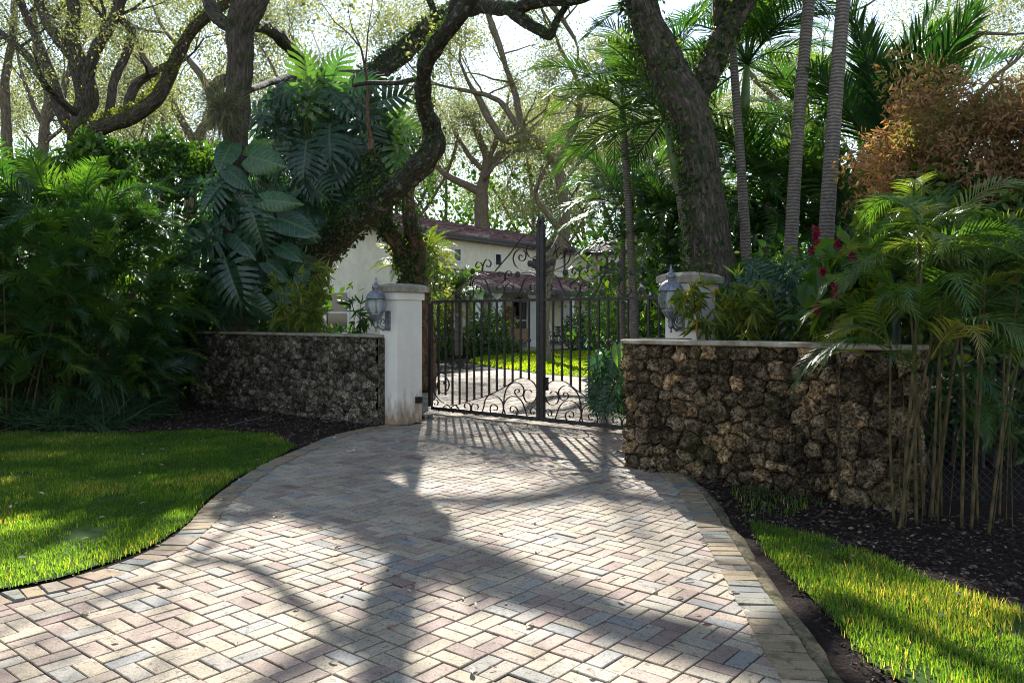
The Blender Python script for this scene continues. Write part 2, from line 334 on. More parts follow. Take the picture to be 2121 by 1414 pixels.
def mk_edge():
    m, t = mat('border_paver'); v = attr(t, 'v'); tc = N(t, 'ShaderNodeTexCoord').outputs['Object']
    c = ramp(t, v, [(0, (.23, .175, .105)), (.4, (.29, .225, .14)), (.6, (.25, .18, .13)), (.8, (.21, .2, .16)), (1, (.15, .16, .155))])
    n = noise(t, tc, 120, 3, .7); n3 = noise(t, tc, 9, 6, .75, .6)
    c = mix(t, .6, c, ramp(t, n, [(.33, (.5, .5, .5)), (.6, (1.15, 1.15, 1.15))]), 'MULTIPLY')
    c = mix(t, ramp(t, n3, [(.52, (0, 0, 0)), (.66, (.75, .75, .75))]), c, (.045, .045, .022)); surf(t, c, .9, .2, bump(t, n, .5, .004)); return m
M_edge = mk_edge()
M_joint = plain('joint_sand', (.02, .021, .011), .95, .1, ns=5, amt=.6)
def mk_mulch():
    m, t = mat('mulch_soil'); tc = N(t, 'ShaderNodeTexCoord').outputs['Object']; n = noise(t, tc, 30, 6, .75, 1); n2 = noise(t, tc, 1.2, 4)
    c = ramp(t, n, [(.35, (.012, .008, .008)), (.55, (.04, .027, .024)), (.72, (.10, .07, .055))]); c = mix(t, .5, c, ramp(t, n2, [(.3, (.6, .6, .6)), (.7, (1.3, 1.2, 1.1))]), 'MULTIPLY')
    surf(t, c, .95, .1, bump(t, n, 1., .04)); return m
M_mulch = mk_mulch()
M_lawnbase = plain('lawn_soil', (.035, .07, .012), .95, .1, ns=8, amt=.5, b=.5)
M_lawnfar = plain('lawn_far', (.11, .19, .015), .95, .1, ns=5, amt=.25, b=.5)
M_chip = leafmat('mulch_chip', [(0, (.03, .02, .015)), (.6, (.08, .055, .04)), (.9, (.17, .12, .08)), (1, (.3, .24, .17))], .05, (1, 1, 1), .8, .2)
M_dry = leafmat('fallen_leaf', [(0, (.10, .05, .03)), (.3, (.25, .12, .06)), (.6, (.42, .34, .25)), (1, (.6, .54, .45))], .15, (1, 1, 1), .6, .3)
def mk_roof():
    m, t = mat('roof_tile'); v = attr(t, 'v'); n = noise(t, attr(t, 'tc', 'Vector'), 1.3, 4)
    c = ramp(t, v, [(0, (.10, .05, .05)), (.5, (.17, .10, .10)), (1, (.27, .19, .19))]); c = mix(t, .5, c, ramp(t, n, [(.3, (.6, .6, .6)), (.7, (1.4, 1.35, 1.3))]), 'MULTIPLY')
    surf(t, c, .8, .25); return m
M_roof = mk_roof()
m_, t_ = mat('window_glass'); surf(t_, (.02, .025, .03), .08, .6); M_glass = m_
m_, t_ = mat('lantern_glass'); p_ = surf(t_, (.8, .84, .86), .03, .5); p_.inputs['Transmission Weight'].default_value = .93; p_.inputs['IOR'].default_value = 1.15; M_lglass = m_
M_blue = plain('blue_glaze', (.01, .05, .16), .3, .6)

# ================================================================ GROUND
def poly_sheet(name, pts, z, m_, kind='structure'):
    import bmesh
    bm = bmesh.new(); vs = [bm.verts.new((float(x), float(y), z)) for x, y in pts]; bm.faces.new(vs)
    bmesh.ops.triangulate(bm, faces=bm.faces[:]); bmesh.ops.recalc_face_normals(bm, faces=bm.faces[:])
    me = bpy.data.meshes.new(name); bm.to_mesh(me); bm.free(); me.materials.append(m_)
    if me.polygons[0].normal.z < 0: me.flip_normals()
    o = bpy.data.objects.new(name, me); COL.objects.link(o); return tag(o, kind=kind)
gm = G(); s_ = 300
gm.add([[-s_, -s_, 0], [s_, -s_, 0], [s_, s_, 0], [-s_, s_, 0]], np.array([[0, 1, 2, 3]]))
for v in gm.v: v[:, 2] = -.035
tag(gm.build('ground', M_mulch), kind='structure')
def inside(p, poly):
    x, y = p[:, 0], p[:, 1]; r = np.zeros(len(p), bool); n = len(poly)
    for i in range(n):
        x1, y1 = poly[i]; x2, y2 = poly[(i+1) % n]
        c = ((y1 > y) != (y2 > y)) & (x < (x2-x1)*(y-y1)/(y2-y1+1e-12)+x1); r ^= c
    return r
EL = [(-9., 3.6), (-6., 3.85), (-4.3, 4.05)]+[tuple(g(*p)) for p in ((-60, 1243), (0, 1228), (120, 1205), (250, 1165), (330, 1130), (390, 1085), (425, 1045), (470, 1010), (540, 965), (620, 930), (690, 902), (760, 886), (815, 878))]
ER = [tuple(g(*p)) for p in ((1398, 972), (1450, 1018), (1506, 1102), (1563, 1190), (1621, 1276), (1710, 1406))]+[(1.33, 2.9), (1.4, 1.9), (1.9, .8), (3.5, -.2)]
ELs = smooth_path([(x, y, 0) for x, y in EL], .1)[:, :2]; ERs = smooth_path([(x, y, 0) for x, y in ER], .1)[:, :2]
REAR_R = [(2.25, 10.6), (3.1, 13.2), (4.6, 18.3), (9., 20.)]
LAWNF = [(2.93, 21.1), (.97, 23.), (-1., 27.2), (-1.83, 30.)]
REAR = REAR_R+LAWNF+[(-1.5, 34.), (-.8, 37.3), (-1.7, 38.2), (-2.7, 35.), (-3.2, 31.2), (-7., 30.), (-10., 24.), (-6.5, 17.5), (-1.75, 13.6)]
drive = [tuple(p) for p in ELs]+[(-1.55, 12.1), (-1.4, 13.)]+list(reversed(REAR))+[(1.9, 9.6)]+[tuple(p) for p in ERs]+[(4, -3), (-9, -3)]
poly_sheet('driveway_bed', drive, -.012, M_joint)
# basket weave pavers
gm = G(); S = .2032; gap = .0085
o0 = np.array([-1.728, 4.083]); u2 = U[:2]; v2 = V_[:2]
I, J = np.meshgrid(np.arange(-60, 110), np.arange(-70, 190)); I = I.ravel(); J = J.ravel()
cells = []
for k in (0, 1):
    par = ((I+J) % 2 == 0)                       # v-running
    cu = np.where(par, (k+.5)/2, .5); cv = np.where(par, .5, (k+.5)/2)
    c = o0+((I+cu)*S)[:, None]*u2+((J+cv)*S)[:, None]*v2
    hu = np.where(par, S/4, S/2)-gap/2; hv = np.where(par, S/2, S/4)-gap/2
    cells.append(np.column_stack([c, hu, hv]))
cells = np.vstack(cells)
cells = cells[(cells[:, 1] > -1.5) & (cells[:, 1] < 39) & (np.abs(cells[:, 0]) < 10.5)]
ok = np.ones(len(cells), bool)
for su in (-1, 1):
    for sv in (-1, 1):
        q = cells[:, :2]+su*cells[:, 2:3]*u2+sv*cells[:, 3:4]*v2; ok &= inside(q, drive)
cells = cells[ok]; n = len(cells)
zc = .003*vnoise(np.column_stack([cells[:, :2]*1.1, np.zeros(n)]), 5)+rng.normal(0, .0018, n)
sp_ = fbm(np.column_stack([cells[:, :2]*.9, np.zeros(n)]), 3, 9)
ti = rng.normal(0, .011, (n, 2)); bv = .004
big = rng.random(n) < .02; ti[big] *= 2.
va = np.clip(rng.random(n), 0, 1)
TV = []
for ring, (ins, zz) in enumerate(((0, -.02), (0, -bv*.6), (bv, 0))):
    for su, sv in ((-1, -1), (1, -1), (1, 1), (-1, 1)):
        a = su*(cells[:, 2]-ins); b = sv*(cells[:, 3]-ins)
        xy = cells[:, :2]+a[:, None]*u2+b[:, None]*v2
        TV.append(np.column_stack([xy, zc+zz+ti[:, 0]*a+ti[:, 1]*b]))
TV = np.stack(TV, 1)
fq = [[8, 9, 10, 11]]+[[r*4+i, r*4+(i+1) % 4, r*4+4+(i+1) % 4, r*4+4+i] for r in (0, 1) for i in range(4)]
fq = (np.array(fq)[None]+(np.arange(n)*12)[:, None, None]).reshape(-1, 4)
gm.add(TV.reshape(-1, 3), fq, np.repeat(va, 12))
tag(gm.build('driveway', M_paver), kind='structure')
# border soldier course along an edge line (bricks across, 0.2 wide inwards)
def border(name, line, side, m_):
    gm = G(); L = np.concatenate([[0], np.cumsum(np.linalg.norm(np.diff(line, axis=0), axis=1))])
    k = int(L[-1]/.1035); s = np.arange(k+1)*.1035
    x = np.interp(s, L, line[:, 0]); y = np.interp(s, L, line[:, 1]); p = np.column_stack([x, y])
    T = np.gradient(p, axis=0); T /= np.linalg.norm(T, axis=1)[:, None]; Nn = np.column_stack([-T[:, 1], T[:, 0]])*side
    for i in range(k):
        h = rng.normal(.007, .0018); A = p[i]+T[i]*.0045; B = p[i+1]-T[i+1]*.0045; q = []
        w0, w1 = rng.normal(0, .003), .2+rng.normal(0, .003); dz = rng.normal(0, .0025, 2)
        for ins, zz in ((0, -.03), (0, h-.004), (.004, h)):
            for base, nn, ww, sg in ((A, Nn[i], w0, 1), (B, Nn[i+1], w0, -1), (B, Nn[i+1], w1, -1), (A, Nn[i], w1, 1)):
                e = base+nn*(ww+(ins if ww < .1 else -ins))+T[i]*ins*sg
                q.append([e[0], e[1], zz+(dz[0] if ww < .1 else dz[1])*(ins > 0 or zz > 0)])
        f = [[8, 9, 10, 11]]+[[r*4+a, r*4+(a+1) % 4, r*4+4+(a+1) % 4, r*4+4+a] for r in (0, 1) for a in range(4)]
        f = np.array(f)
        if side < 0: pass
        gm.add(q, f, rnd.random())
    return tag(gm.build(name, m_), kind='structure')
border('driveway_border_left', ELs, -1, M_edge); border('driveway_border_right', ERs, -1, M_edge)
# weathered haunch beside the right border
gm = G(); seg = ERs[4:]; L = np.concatenate([[0], np.cumsum(np.linalg.norm(np.diff(seg, axis=0), axis=1))])
s = np.arange(0, L[-1], .03); p = np.column_stack([np.interp(s, L, seg[:, 0]), np.interp(s, L, seg[:, 1])])
T = np.gradient(p, axis=0); T /= np.linalg.norm(T, axis=1)[:, None]; Nn = np.column_stack([-T[:, 1], T[:, 0]])
pr = [(.004, -.03), (.006, .002), (.03, .006), (.07, -.004), (.1, -.035)]
rows = []
for j, (a, b) in enumerate(pr):
    q = p+Nn*(a+(.012*vnoise(np.column_stack([s*5, s*0+j, s*0]), 3)*j/2)[:, None])
    rows.append(np.column_stack([q, b+.008*vnoise(np.column_stack([s*9, s*0+j*.7, s*0]), 8)*(j > 0)-.02*(np.sin(s*2*pi/.31+.6*np.sin(s*3)) > .97)]))
k = len(pr); v = np.stack(rows, 1).reshape(-1, 3); i = np.arange(len(s)-1)[:, None]*k; j = np.arange(k-1)[None]
gm.add(v, np.stack([i+j, i+j+1, i+k+j+1, i+k+j], -1).reshape(-1, 4), .25, 0, True)
m, t = mat('mossy_concrete'); tc = N(t, 'ShaderNodeTexCoord').outputs['Object']; n1 = noise(t, tc, 14, 7, .8, .8); n2 = noise(t, tc, 4, 4)
c = ramp(t, n1, [(.36, (.05, .042, .026)), (.5, (.17, .14, .085)), (.68, (.28, .24, .16))]); c = mix(t, ramp(t, n2, [(.5, (0, 0, 0)), (.62, (.7, .7, .7))]), c, (.05, .055, .022)); surf(t, c, .95, .1, bump(t, n1, 1., .02))
tag(gm.build('driveway_edging', m), kind='structure')
# lawns
LL = [tuple(g(*p)) for p in ((0, 892), (200, 896), (420, 888), (560, 896), (612, 922), (555, 952), (478, 992), (425, 1032), (392, 1075), (325, 1118), (240, 1152), (120, 1190), (0, 1212))]+[(-4.4, 4.25), (-9, 3.8), (-12, 7), (-12, 11.6)]
RL = [tuple(g(*p)) for p in ((1548, 1072), (1600, 1086), (1700, 1108), (1820, 1150), (1920, 1195), (2121, 1265))]+[(5, 3.6), (5, 1), (2.2, 1.1), (1.75, 2.2), (1.85, 3.1)]+[tuple(g(*p)) for p in ((1800, 1360), (1730, 1280), (1650, 1200), (1590, 1140))]
FL = [(-1.62, 30.1), (-.85, 27.3), (1.05, 23.15), (2.95, 21.25), (9, 20.2), (13, 30), (12, 39), (0, 39), (-.65, 37.2), (-1.3, 33.9)]
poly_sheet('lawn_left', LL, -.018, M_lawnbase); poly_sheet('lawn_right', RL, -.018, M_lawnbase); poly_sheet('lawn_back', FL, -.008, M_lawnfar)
BLADE = (np.array([[-.5, 0, 0], [.5, 0, 0], [-.42, .12, .5], [.42, .12, .5], [-.08, .42, 1.], [.08, .42, 1.]]), np.array([[0, 1, 3, 2], [2, 3, 5, 4]]))
def grass(name, poly, n, h, wd, m_, label, near=True, keep=None):
    poly = np.array(poly); lo = poly.min(0); hi = poly.max(0); p = rng.uniform(lo, hi, (n, 2))
    p = p[inside(p, poly)]
    if near: p = p[(rng.random(len(p)) < np.clip(7/(p[:, 1]+.1), .25, 1)) & (np.abs(p[:, 0]) < p[:, 1]*.68+.6)]
    e = fbm(np.column_stack([p*2.2, p[:, :1]*0]), 3, 4); p = p[e > -.9+.3*rng.random(len(p))]
    p = p+rng.normal(0, .022, p.shape); n = len(p); th = rng.uniform(0, 2*pi, n); le = rng.uniform(.2, 1.5, n)
    e = fbm(np.column_stack([p*1.6, p[:, :1]*0]), 3, 14)
    hh = h*rng.uniform(.5, 1.2, n)*(1+.3*e); ww = wd*(1+np.maximum(0, p[:, 1]-5)*.12)
    c, s = np.cos(th), np.sin(th); M = np.zeros((n, 3, 3))
    M[:, 0, 0] = c*ww; M[:, 1, 0] = s*ww; M[:, 0, 1] = -s*hh*le; M[:, 1, 1] = c*hh*le; M[:, 2, 2] = hh
    gm = G(); gm.inst(BLADE, M, np.column_stack([p, np.full(n, -.02)]), np.clip(.42+.35*e+rng.normal(0, .24, n), 0, 1))
    return tag(gm.build(name, m_), label, 'grass', kind='stuff')
grass('grass', LL, 380000, .04, .005, LM['grass'], 'short green lawn grass left of the brick driveway')
grass('grass', RL, 120000, .042, .005, LM['grass'], 'short green grass strip right of the driveway below the stone wall')
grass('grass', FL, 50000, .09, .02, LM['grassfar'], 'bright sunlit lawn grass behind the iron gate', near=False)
EX = [tuple(g(*p)) for p in ((1500, 1010), (1620, 1005), (1700, 1040), (1640, 1065), (1560, 1075))]
grass('grass', EX, 500, .06, .006, LM['grass'], 'thin tufts of grass in the dark mulch at the foot of the right stone wall')

# ================================================================ STONE WALLS
def stone_wall(name, path, h, m_, label, seed, cell=.2, thick=.38, res=.014, z0=-.05, bulge=.05):
    path = np.array(path, float); L = np.concatenate([[0], np.cumsum(np.linalg.norm(np.diff(path, axis=0), axis=1))])
    ns = int(L[-1]/res); nz = int((h-z0)/res); s = np.linspace(0, L[-1], ns); z = np.linspace(z0, h, nz)
    p = np.column_stack([np.interp(s, L, path[:, 0]), np.interp(s, L, path[:, 1])])
    T = np.gradient(p, axis=0); kk = np.ones(9)/9
    T = np.column_stack([np.convolve(np.pad(T[:, i], 4, 'edge'), kk, 'valid') for i in (0, 1)]); T /= np.linalg.norm(T, axis=1)[:, None]
    Nn = np.column_stack([T[:, 1], -T[:, 0]])
    r = np.random.default_rng(seed); cn = []
    y = z0-cell
    while y < h+cell:
        rh = cell*r.uniform(.6, 1.15); x = -cell*r.random()
        while x < L[-1]+cell:
            wd = cell*r.uniform(.65, 1.7); cn.append((x+wd/2, y+rh/2+r.normal(0, cell*.14))); x += wd
        y += rh
    cn = np.array(cn)+r.normal(0, cell*.06, (len(cn), 2)); cw = r.uniform(.85, 1.2, len(cn)); cv = np.clip(r.beta(1.3, 1.6, len(cn)), .12, 1); ch = r.uniform(.3, 1.15, len(cn))
    SS, ZZ = np.meshgrid(s, z); q = np.column_stack([SS.ravel(), ZZ.ravel(), np.zeros(SS.size)])
    wq = q[:, :2]+.035*np.column_stack([vnoise(q*7, 1+seed), vnoise(q*7, 2+seed)])+.012*np.column_stack([vnoise(q*22, 3), vnoise(q*22, 4)])
    f1 = np.full(len(q), 9.); f2 = f1.copy(); id1 = np.zeros(len(q), int)
    for i, c in enumerate(cn):
        d = np.hypot((wq[:, 0]-c[0])*.85, wq[:, 1]-c[1])/cw[i]
        b = d < f1; f2 = np.where(b, f1, np.minimum(f2, d)); id1 = np.where(b, i, id1); f1 = np.where(b, d, f1)
    e = (f2-f1)/cell
    rock = np.clip((e-.05)/.42, 0, 1)**.5
    hgt = bulge*(rock*ch[id1])+.016*fbm(q*16, 4, seed)*rock+.014*fbm(q*55, 2, seed+9)-.035*(e < .07)
    P3 = np.zeros((len(q), 3)); ii = np.tile(np.arange(ns), nz)
    P3[:, :2] = p[ii]+Nn[ii]*(hgt)[:, None]; P3[:, 2] = q[:, 1]
    a = np.where(e < .05+.06*vnoise(q*14, 31), .02, np.clip(cv[id1]+.28*fbm(q*9, 3, seed+3), .1, 1))
    i = np.arange(nz-1)[:, None]*ns; j = np.arange(ns-1)[None]
    gm = G(); gm.add(P3, np.stack([i+j, i+j+1, i+ns+j+1, i+ns+j], -1).reshape(-1, 4), a, 0, True)
    # rear face, ends and top
    bk = p-Nn*thick; v = np.vstack([np.column_stack([p, s*0+z0]), np.column_stack([p, s*0+h-.004]), np.column_stack([bk, s*0+h-.004]), np.column_stack([bk, s*0+z0])])
    fs = []
    for rr in (1, 2): fs.append(np.stack([np.arange(ns-1)+rr*ns, np.arange(ns-1)+1+rr*ns, np.arange(ns-1)+1+(rr+1)*ns, np.arange(ns-1)+(rr+1)*ns], -1))
    fs.append(np.array([[0, ns, 2*ns, 3*ns], [ns-1, 4*ns-1, 3*ns-1, 2*ns-1]])); gm.add(v, np.vstack(fs), .3)
    root = thing(name, label, 'wall', (p[0][0], p[0][1], 0)); gm.build('stonework', m_, root)
    return root, p, Nn
def coping(root, p, Nn, h, t0=.045, o=.07, thick=.38, m_=None):
    p = p[::8]; Nn = Nn[::8]; n = len(p); jz = .004*vnoise(np.column_stack([np.arange(n)*.7, np.zeros(n), np.zeros(n)]), 3)
    ring = []
    for a, b in ((o, h+.002), (o+.012, h+.012), (o+.012, h+t0-.01), (o, h+t0), (-thick-.03, h+t0), (-thick-.03, h+.002)):
        ring.append(np.column_stack([p+Nn*(a+jz[:, None]), np.full(n, b)+jz*.6]))
    k = 6; v = np.stack(ring, 1).reshape(-1, 3); i = np.arange(n-1)[:, None]*k; j = np.arange(k)[None]; j2 = (j+1) % k
    gm = G(); e = (n-1)*k
    gm.add(v, [np.stack([i+j, i+j2, i+k+j2, i+k+j], -1).reshape(-1, 4), np.array([[0, 3, 4, 5], [0, 1, 2, 3], [e, e+5, e+4, e+3], [e, e+3, e+2, e+1]])])
    gm.build('coping', m_ or M_cap, root)
lw = smooth_path([(-6.25, 15.6, 0), (-4.8, 14.5, 0), (-3.2, 13.12, 0), (-2.05, 12.19, 0)], .1)[:, :2]
root, p, Nn = stone_wall('stone_wall', lw, 1.31, M_stoneL, 'low grey coral stone wall left of the gate, ending at the white pillar', 3, .15)
coping(root, p, Nn, 1.31)
rw = smooth_path([(1.74, 9.42, 0), (1.5, 9.1, 0), (1.3, 8.78, 0), (1.255, 8.62, 0), (1.4, 8.42, 0), (1.9, 8.02, 0), (2.4, 7.62, 0), (2.98, 7.12, 0)], .1)[:, :2]
root, p, Nn = stone_wall('stone_wall', rw, 1.33, M_stoneR, 'low brown coral stone wall right of the driveway with rounded rough stones', 8, .15, bulge=.06, res=.011)
coping(root, p, Nn, 1.33, o=.06)
pw = np.array([(2.9, 7.02), (2.93, 7.0), (3.28, 6.72), (3.34, 6.67), (3.40, 6.72), (3.62, 7.0)]); pw = smooth_path([(x, y, 0) for x, y in pw], .05)[:, :2]
gr, p, Nn = stone_wall('wall_pier', pw, 1.33, M_stoneR, 'dark squared stone pier at the right end of the brown stone wall', 21, .27, thick=.3, bulge=.04)
coping(gr, p, Nn, 1.33, o=.05, thick=.3)

# ================================================================ PILLARS AND LANTERNS
Q = np.array([U, V_, Z])
def pillar(name, corner, wu, wv, h, label):
    # corner: street/gate corner of the shaft; the street face runs along U, side runs along V_
    c = np.array([corner[0], corner[1], 0]); root = thing(name, label, 'pillar', c)
    def blk(gm, a, z0, z1, t=0, b=.012):
        # box grown by a with small bevels, t: inset at the top
        v = []
        for z, e in ((z0, a), (z1-b, a), (z1, a-b-t)):
            for su, sv in ((-1, -1), (1, -1), (1, 1), (-1, 1)):
                v.append(c+U*((su-1)*wu/2+su*e)+V_*((sv+1)*wv/2+sv*e)+Z*z)
        f = [[8, 9, 10, 11], [3, 2, 1, 0]]+[[r*4+i, r*4+(i+1) % 4, r*4+4+(i+1) % 4, r*4+4+i] for r in (0, 1) for i in range(4)]
        gm.add(v, np.array(f))
    gm = G(); blk(gm, 0, -.04, h-.25, b=.001); blk(gm, .03, h-.249, h-.13); gm.build('shaft', M_pillar, root)
    gm = G(); blk(gm, .085, h-.13, h-.05, b=.006)
    # hipped weathered top
    v = []
    for z, e in ((h-.05, .083), (h-.015, .02), (h+.005, -.08)):
        for su, sv in ((-1, -1), (1, -1), (1, 1), (-1, 1)): v.append(c+U*((su-1)*wu/2+su*e)+V_*((sv+1)*wv/2+sv*e)+Z*z)
    gm.add(v, np.array([[8, 9, 10, 11]]+[[r*4+i, r*4+(i+1) % 4, r*4+4+(i+1) % 4, r*4+4+i] for r in (0, 1) for i in range(4)]))
    gm.build('cap', M_cap, root); return root
LP = (-1.745, 12.12); RP = (2.23, 9.63)
pillar('gate_pillar', LP, .40, .52, 2.14, 'white stucco pillar with weathered concrete cap at the left side of the gate')
pillar('gate_pillar', RP, .42, .52, 2.17, 'wider white stucco pillar behind the right stone wall, half hidden by bamboo')
# gate sensor on the left pillar
gc = np.array([LP[0], LP[1], 0])+V_*.42+Z*.33
sb = thing('gate_sensor', 'small black photocell box low on the left white gate pillar', 'sensor', gc)
gm = G(); gm.box(gc+U*.035, (.07, .09, .085), Q); gm.box(gc+U*.04+Z*.048, (.09, .1, .012), Q); gm.build('housing', M_black, sb)
gm = G(); gm.box(gc+U*.072+V_*.012, (.004, .045, .04), Q, m=0); gm.build('lens', plain('red_lens', (.10, .008, .012), .2, .6), sb)

def spiral(c, r0, r1, t0, t1, n=18):
    t = np.linspace(t0, t1, n); r = np.linspace(r0, r1, n); return np.stack([c[0]+r*np.cos(t), c[1]+r*np.sin(t)], 1)
def lantern(base, label):
    # base: point on the pillar's street face where the bracket sits; the lantern hangs towards -V_
    b = np.array(base, float); root = thing('wall_lantern', label, 'lantern', b)
    out = -V_; c = b+out*.25; sc_ = .86
    gm = G()
    gm.box(b+out*.012, (.11, .024, .3), Q); gm.box(b+out*.026+Z*.0, (.08, .012, .24), Q)
    def br(pts, r=.011):
        pp = np.array([b+out*x+Z*z for x, z in pts]); tube(gm, smooth_path(pp, .01), r, 6)
    br([(.02, -.1), (.08, -.13), (.16, -.12), (.22, -.06), (.25, .0)], .014)
    br(spiral((.11, -.02), .07, .015, -1.4, 4.8), .009); br(spiral((.18, .0), .05, .012, 2., 8.), .008); br(spiral((.1, -.11), .05, .012, 0, -5.5), .008)
    lathe(gm, c, np.array([(0, -.2), (.012, -.19), (.02, -.165), (.01, -.15), (.03, -.12), (.045, -.09), (.028, -.07), (.05, -.04), (.035, -.01), (.06, .01), (.09, .04), (.1, .07), (.13, .1), (.135, .125), (.1, .13)])*sc_, 16)
    gm.build('bracket', M_lamp, root)
    gm = G(); lathe(gm, c, np.array([(.105, .13), (.15, .17), (.178, .23), (.182, .28), (.17, .33), (.14, .38), (.13, .385), (.16, .33), (.172, .28), (.168, .23), (.14, .175), (.1, .135)])*sc_, 24)
    gm.build('globe', M_lglass, root)
    gm = G()
    for i in range(8):
        t = i*pi/4+.2; rr = np.array([(.11, .13), (.155, .17), (.184, .23), (.188, .28), (.176, .33), (.145, .385)])*sc_
        pp = np.array([c+np.array([cos(t)*r, sin(t)*r, z]) for r, z in rr]); tube(gm, pp, .0045, 5)
    lathe(gm, c, np.array([(.14, .375), (.172, .385), (.182, .395), (.172, .405), (.165, .43), (.15, .46), (.12, .5), (.07, .53), (.045, .54), (.045, .555), (.065, .57), (.075, .6), (.06, .63), (.03, .645), (.028, .66), (.035, .67), (.012, .7), (.016, .715), (.004, .76), (0, .77)])*sc_, 20)
    gm.build('roof_cap', M_lamp, root)
    gm = G()
    lathe(gm, c, np.array([(.03, .12), (.03, .16), (.012, .17), (.012, .24), (0, .25)])*sc_, 10); 
    gm.build('lamp_socket', plain('candle_tube', (.4, .3, .24), .5) if 'candle_tube' not in bpy.data.materials else bpy.data.materials['candle_tube'], root)
lantern(np.array([LP[0], LP[1], 0])-U*.2+Z*1.57, 'pewter globe wall lantern on the left gate pillar with a clear view')
lantern(np.array([RP[0], RP[1], 0])-U*.21+Z*1.6, 'pewter globe wall lantern on the right gate pillar behind yellow bamboo leaves')

# ================================================================ GATE
GC = np.array([.437, 12.05]); GD = np.array([1.865, -1.55]); GDn = GD/np.linalg.norm(GD); GN = np.array([-GDn[1], GDn[0]])
def gp(x, y):                                   # photo pixel -> (s, z) in the gate plane
    k = (x-CX)/F; s = (k*GC[1]-GC[0])/(GDn[0]-k*GDn[1]); d = GC[1]+s*GDn[1]
    return s, CH+(HY-y)/F*d
def gw(s, z, off=0): return np.array([GC[0]+GDn[0]*s+GN[0]*off, GC[1]+GDn[1]*s+GN[1]*off, z])
def A4(*p): return [gp(870+x/7.07, 440+y/7.07) for x, y in p]
def A6(*p): return [gp(870+x/8.158, 740+y/8.158) for x, y in p]
scr_up = [A4((400,1285),(300,1270),(220,1180),(200,1090),(230,1010),(290,975),(350,1000),(375,1060),(350,1130),(310,1140),(285,1100),(300,1065),(330,1060)),
 A4((400,1285),(480,1200),(560,1110),(640,1050),(700,1010),(760,930)),
 A4((730,1090),(750,980),(800,920),(850,905),(950,930),(1020,990),(1100,1040)),
 A4((760,1060),(790,980),(860,950),(920,960),(970,1020),(1000,1110),(1040,1200),(1100,1265),(1160,1270),(1210,1220),(1240,1150),(1215,1080),(1160,1050),(1120,1090),(1140,1140),(1175,1130)),
 A4((1010,910),(950,890),(910,850),(915,780),(880,730),(840,730),(815,780),(840,815),(865,795)),
 A4((915,850),(925,770),(960,700),(1000,690),(1040,740),(1025,790),(985,795),(975,770)),
 A4((1180,1040),(1245,980),(1240,920),(1200,870),(1160,870),(1140,910),(1160,940),(1180,920)),
 A4((1370,1100),(1300,1030),(1245,980),(1250,900),(1290,855),(1330,870),(1340,920),(1310,940),(1295,910)),
 A4((1370,1265),(1300,1270),(1250,1200),(1235,1130),(1270,1060),(1310,1045),(1360,1070),(1370,1110),(1330,1150),(1300,1130)),
 A4((1370,1265),(1430,1200),(1480,1120),(1510,1030),(1550,960),(1610,920),(1680,930),(1738,990)),
 A4((1738,1000),(1740,1080),(1700,1150),(1640,1150),(1610,1100),(1630,1060),(1670,1060),(1680,1090)),
 A4((720,1285),(770,1230),(785,1160),(770,1060)),
 A4((780,1150),(850,1190),(890,1150),(880,1095),(840,1085),(820,1120),(850,1140)),
 A4((720,1285),(660,1230),(655,1180),(700,1165),(720,1200),(690,1215)),
 A4((490,1010),(500,950),(540,925),(570,960),(550,990),(530,970)),
 A4((1100,860),(1200,740),(1320,600),(1420,460),(1500,370),(1580,325),(1650,340),(1710,420),(1740,520),(1730,600),(1680,655),(1610,655),(1565,590),(1560,510),(1590,470),(1640,490),(1660,540),(1620,550)),
 A4((1735,930),(1700,890),(1620,865),(1500,840),(1400,780),(1365,680),(1390,590),(1450,545),(1510,550),(1550,610),(1540,680),(1500,710),(1455,690),(1450,640),(1480,620),(1500,645)),
 A4((1735,960),(1680,900),(1600,880),(1480,890)), A4((1735,920),(1700,840),(1660,780))]
hearts = A4((1610,745),(1430,905),(770,860),(640,980),(545,1210),(970,1210),(1525,1195),(1665,765))
TOPC = A6((530,800),(640,795),(800,745),(1000,690),(1150,640),(1300,570),(1450,490),(1580,400),(1660,360),(1740,350),(1840,370),(1930,440),(1975,540))
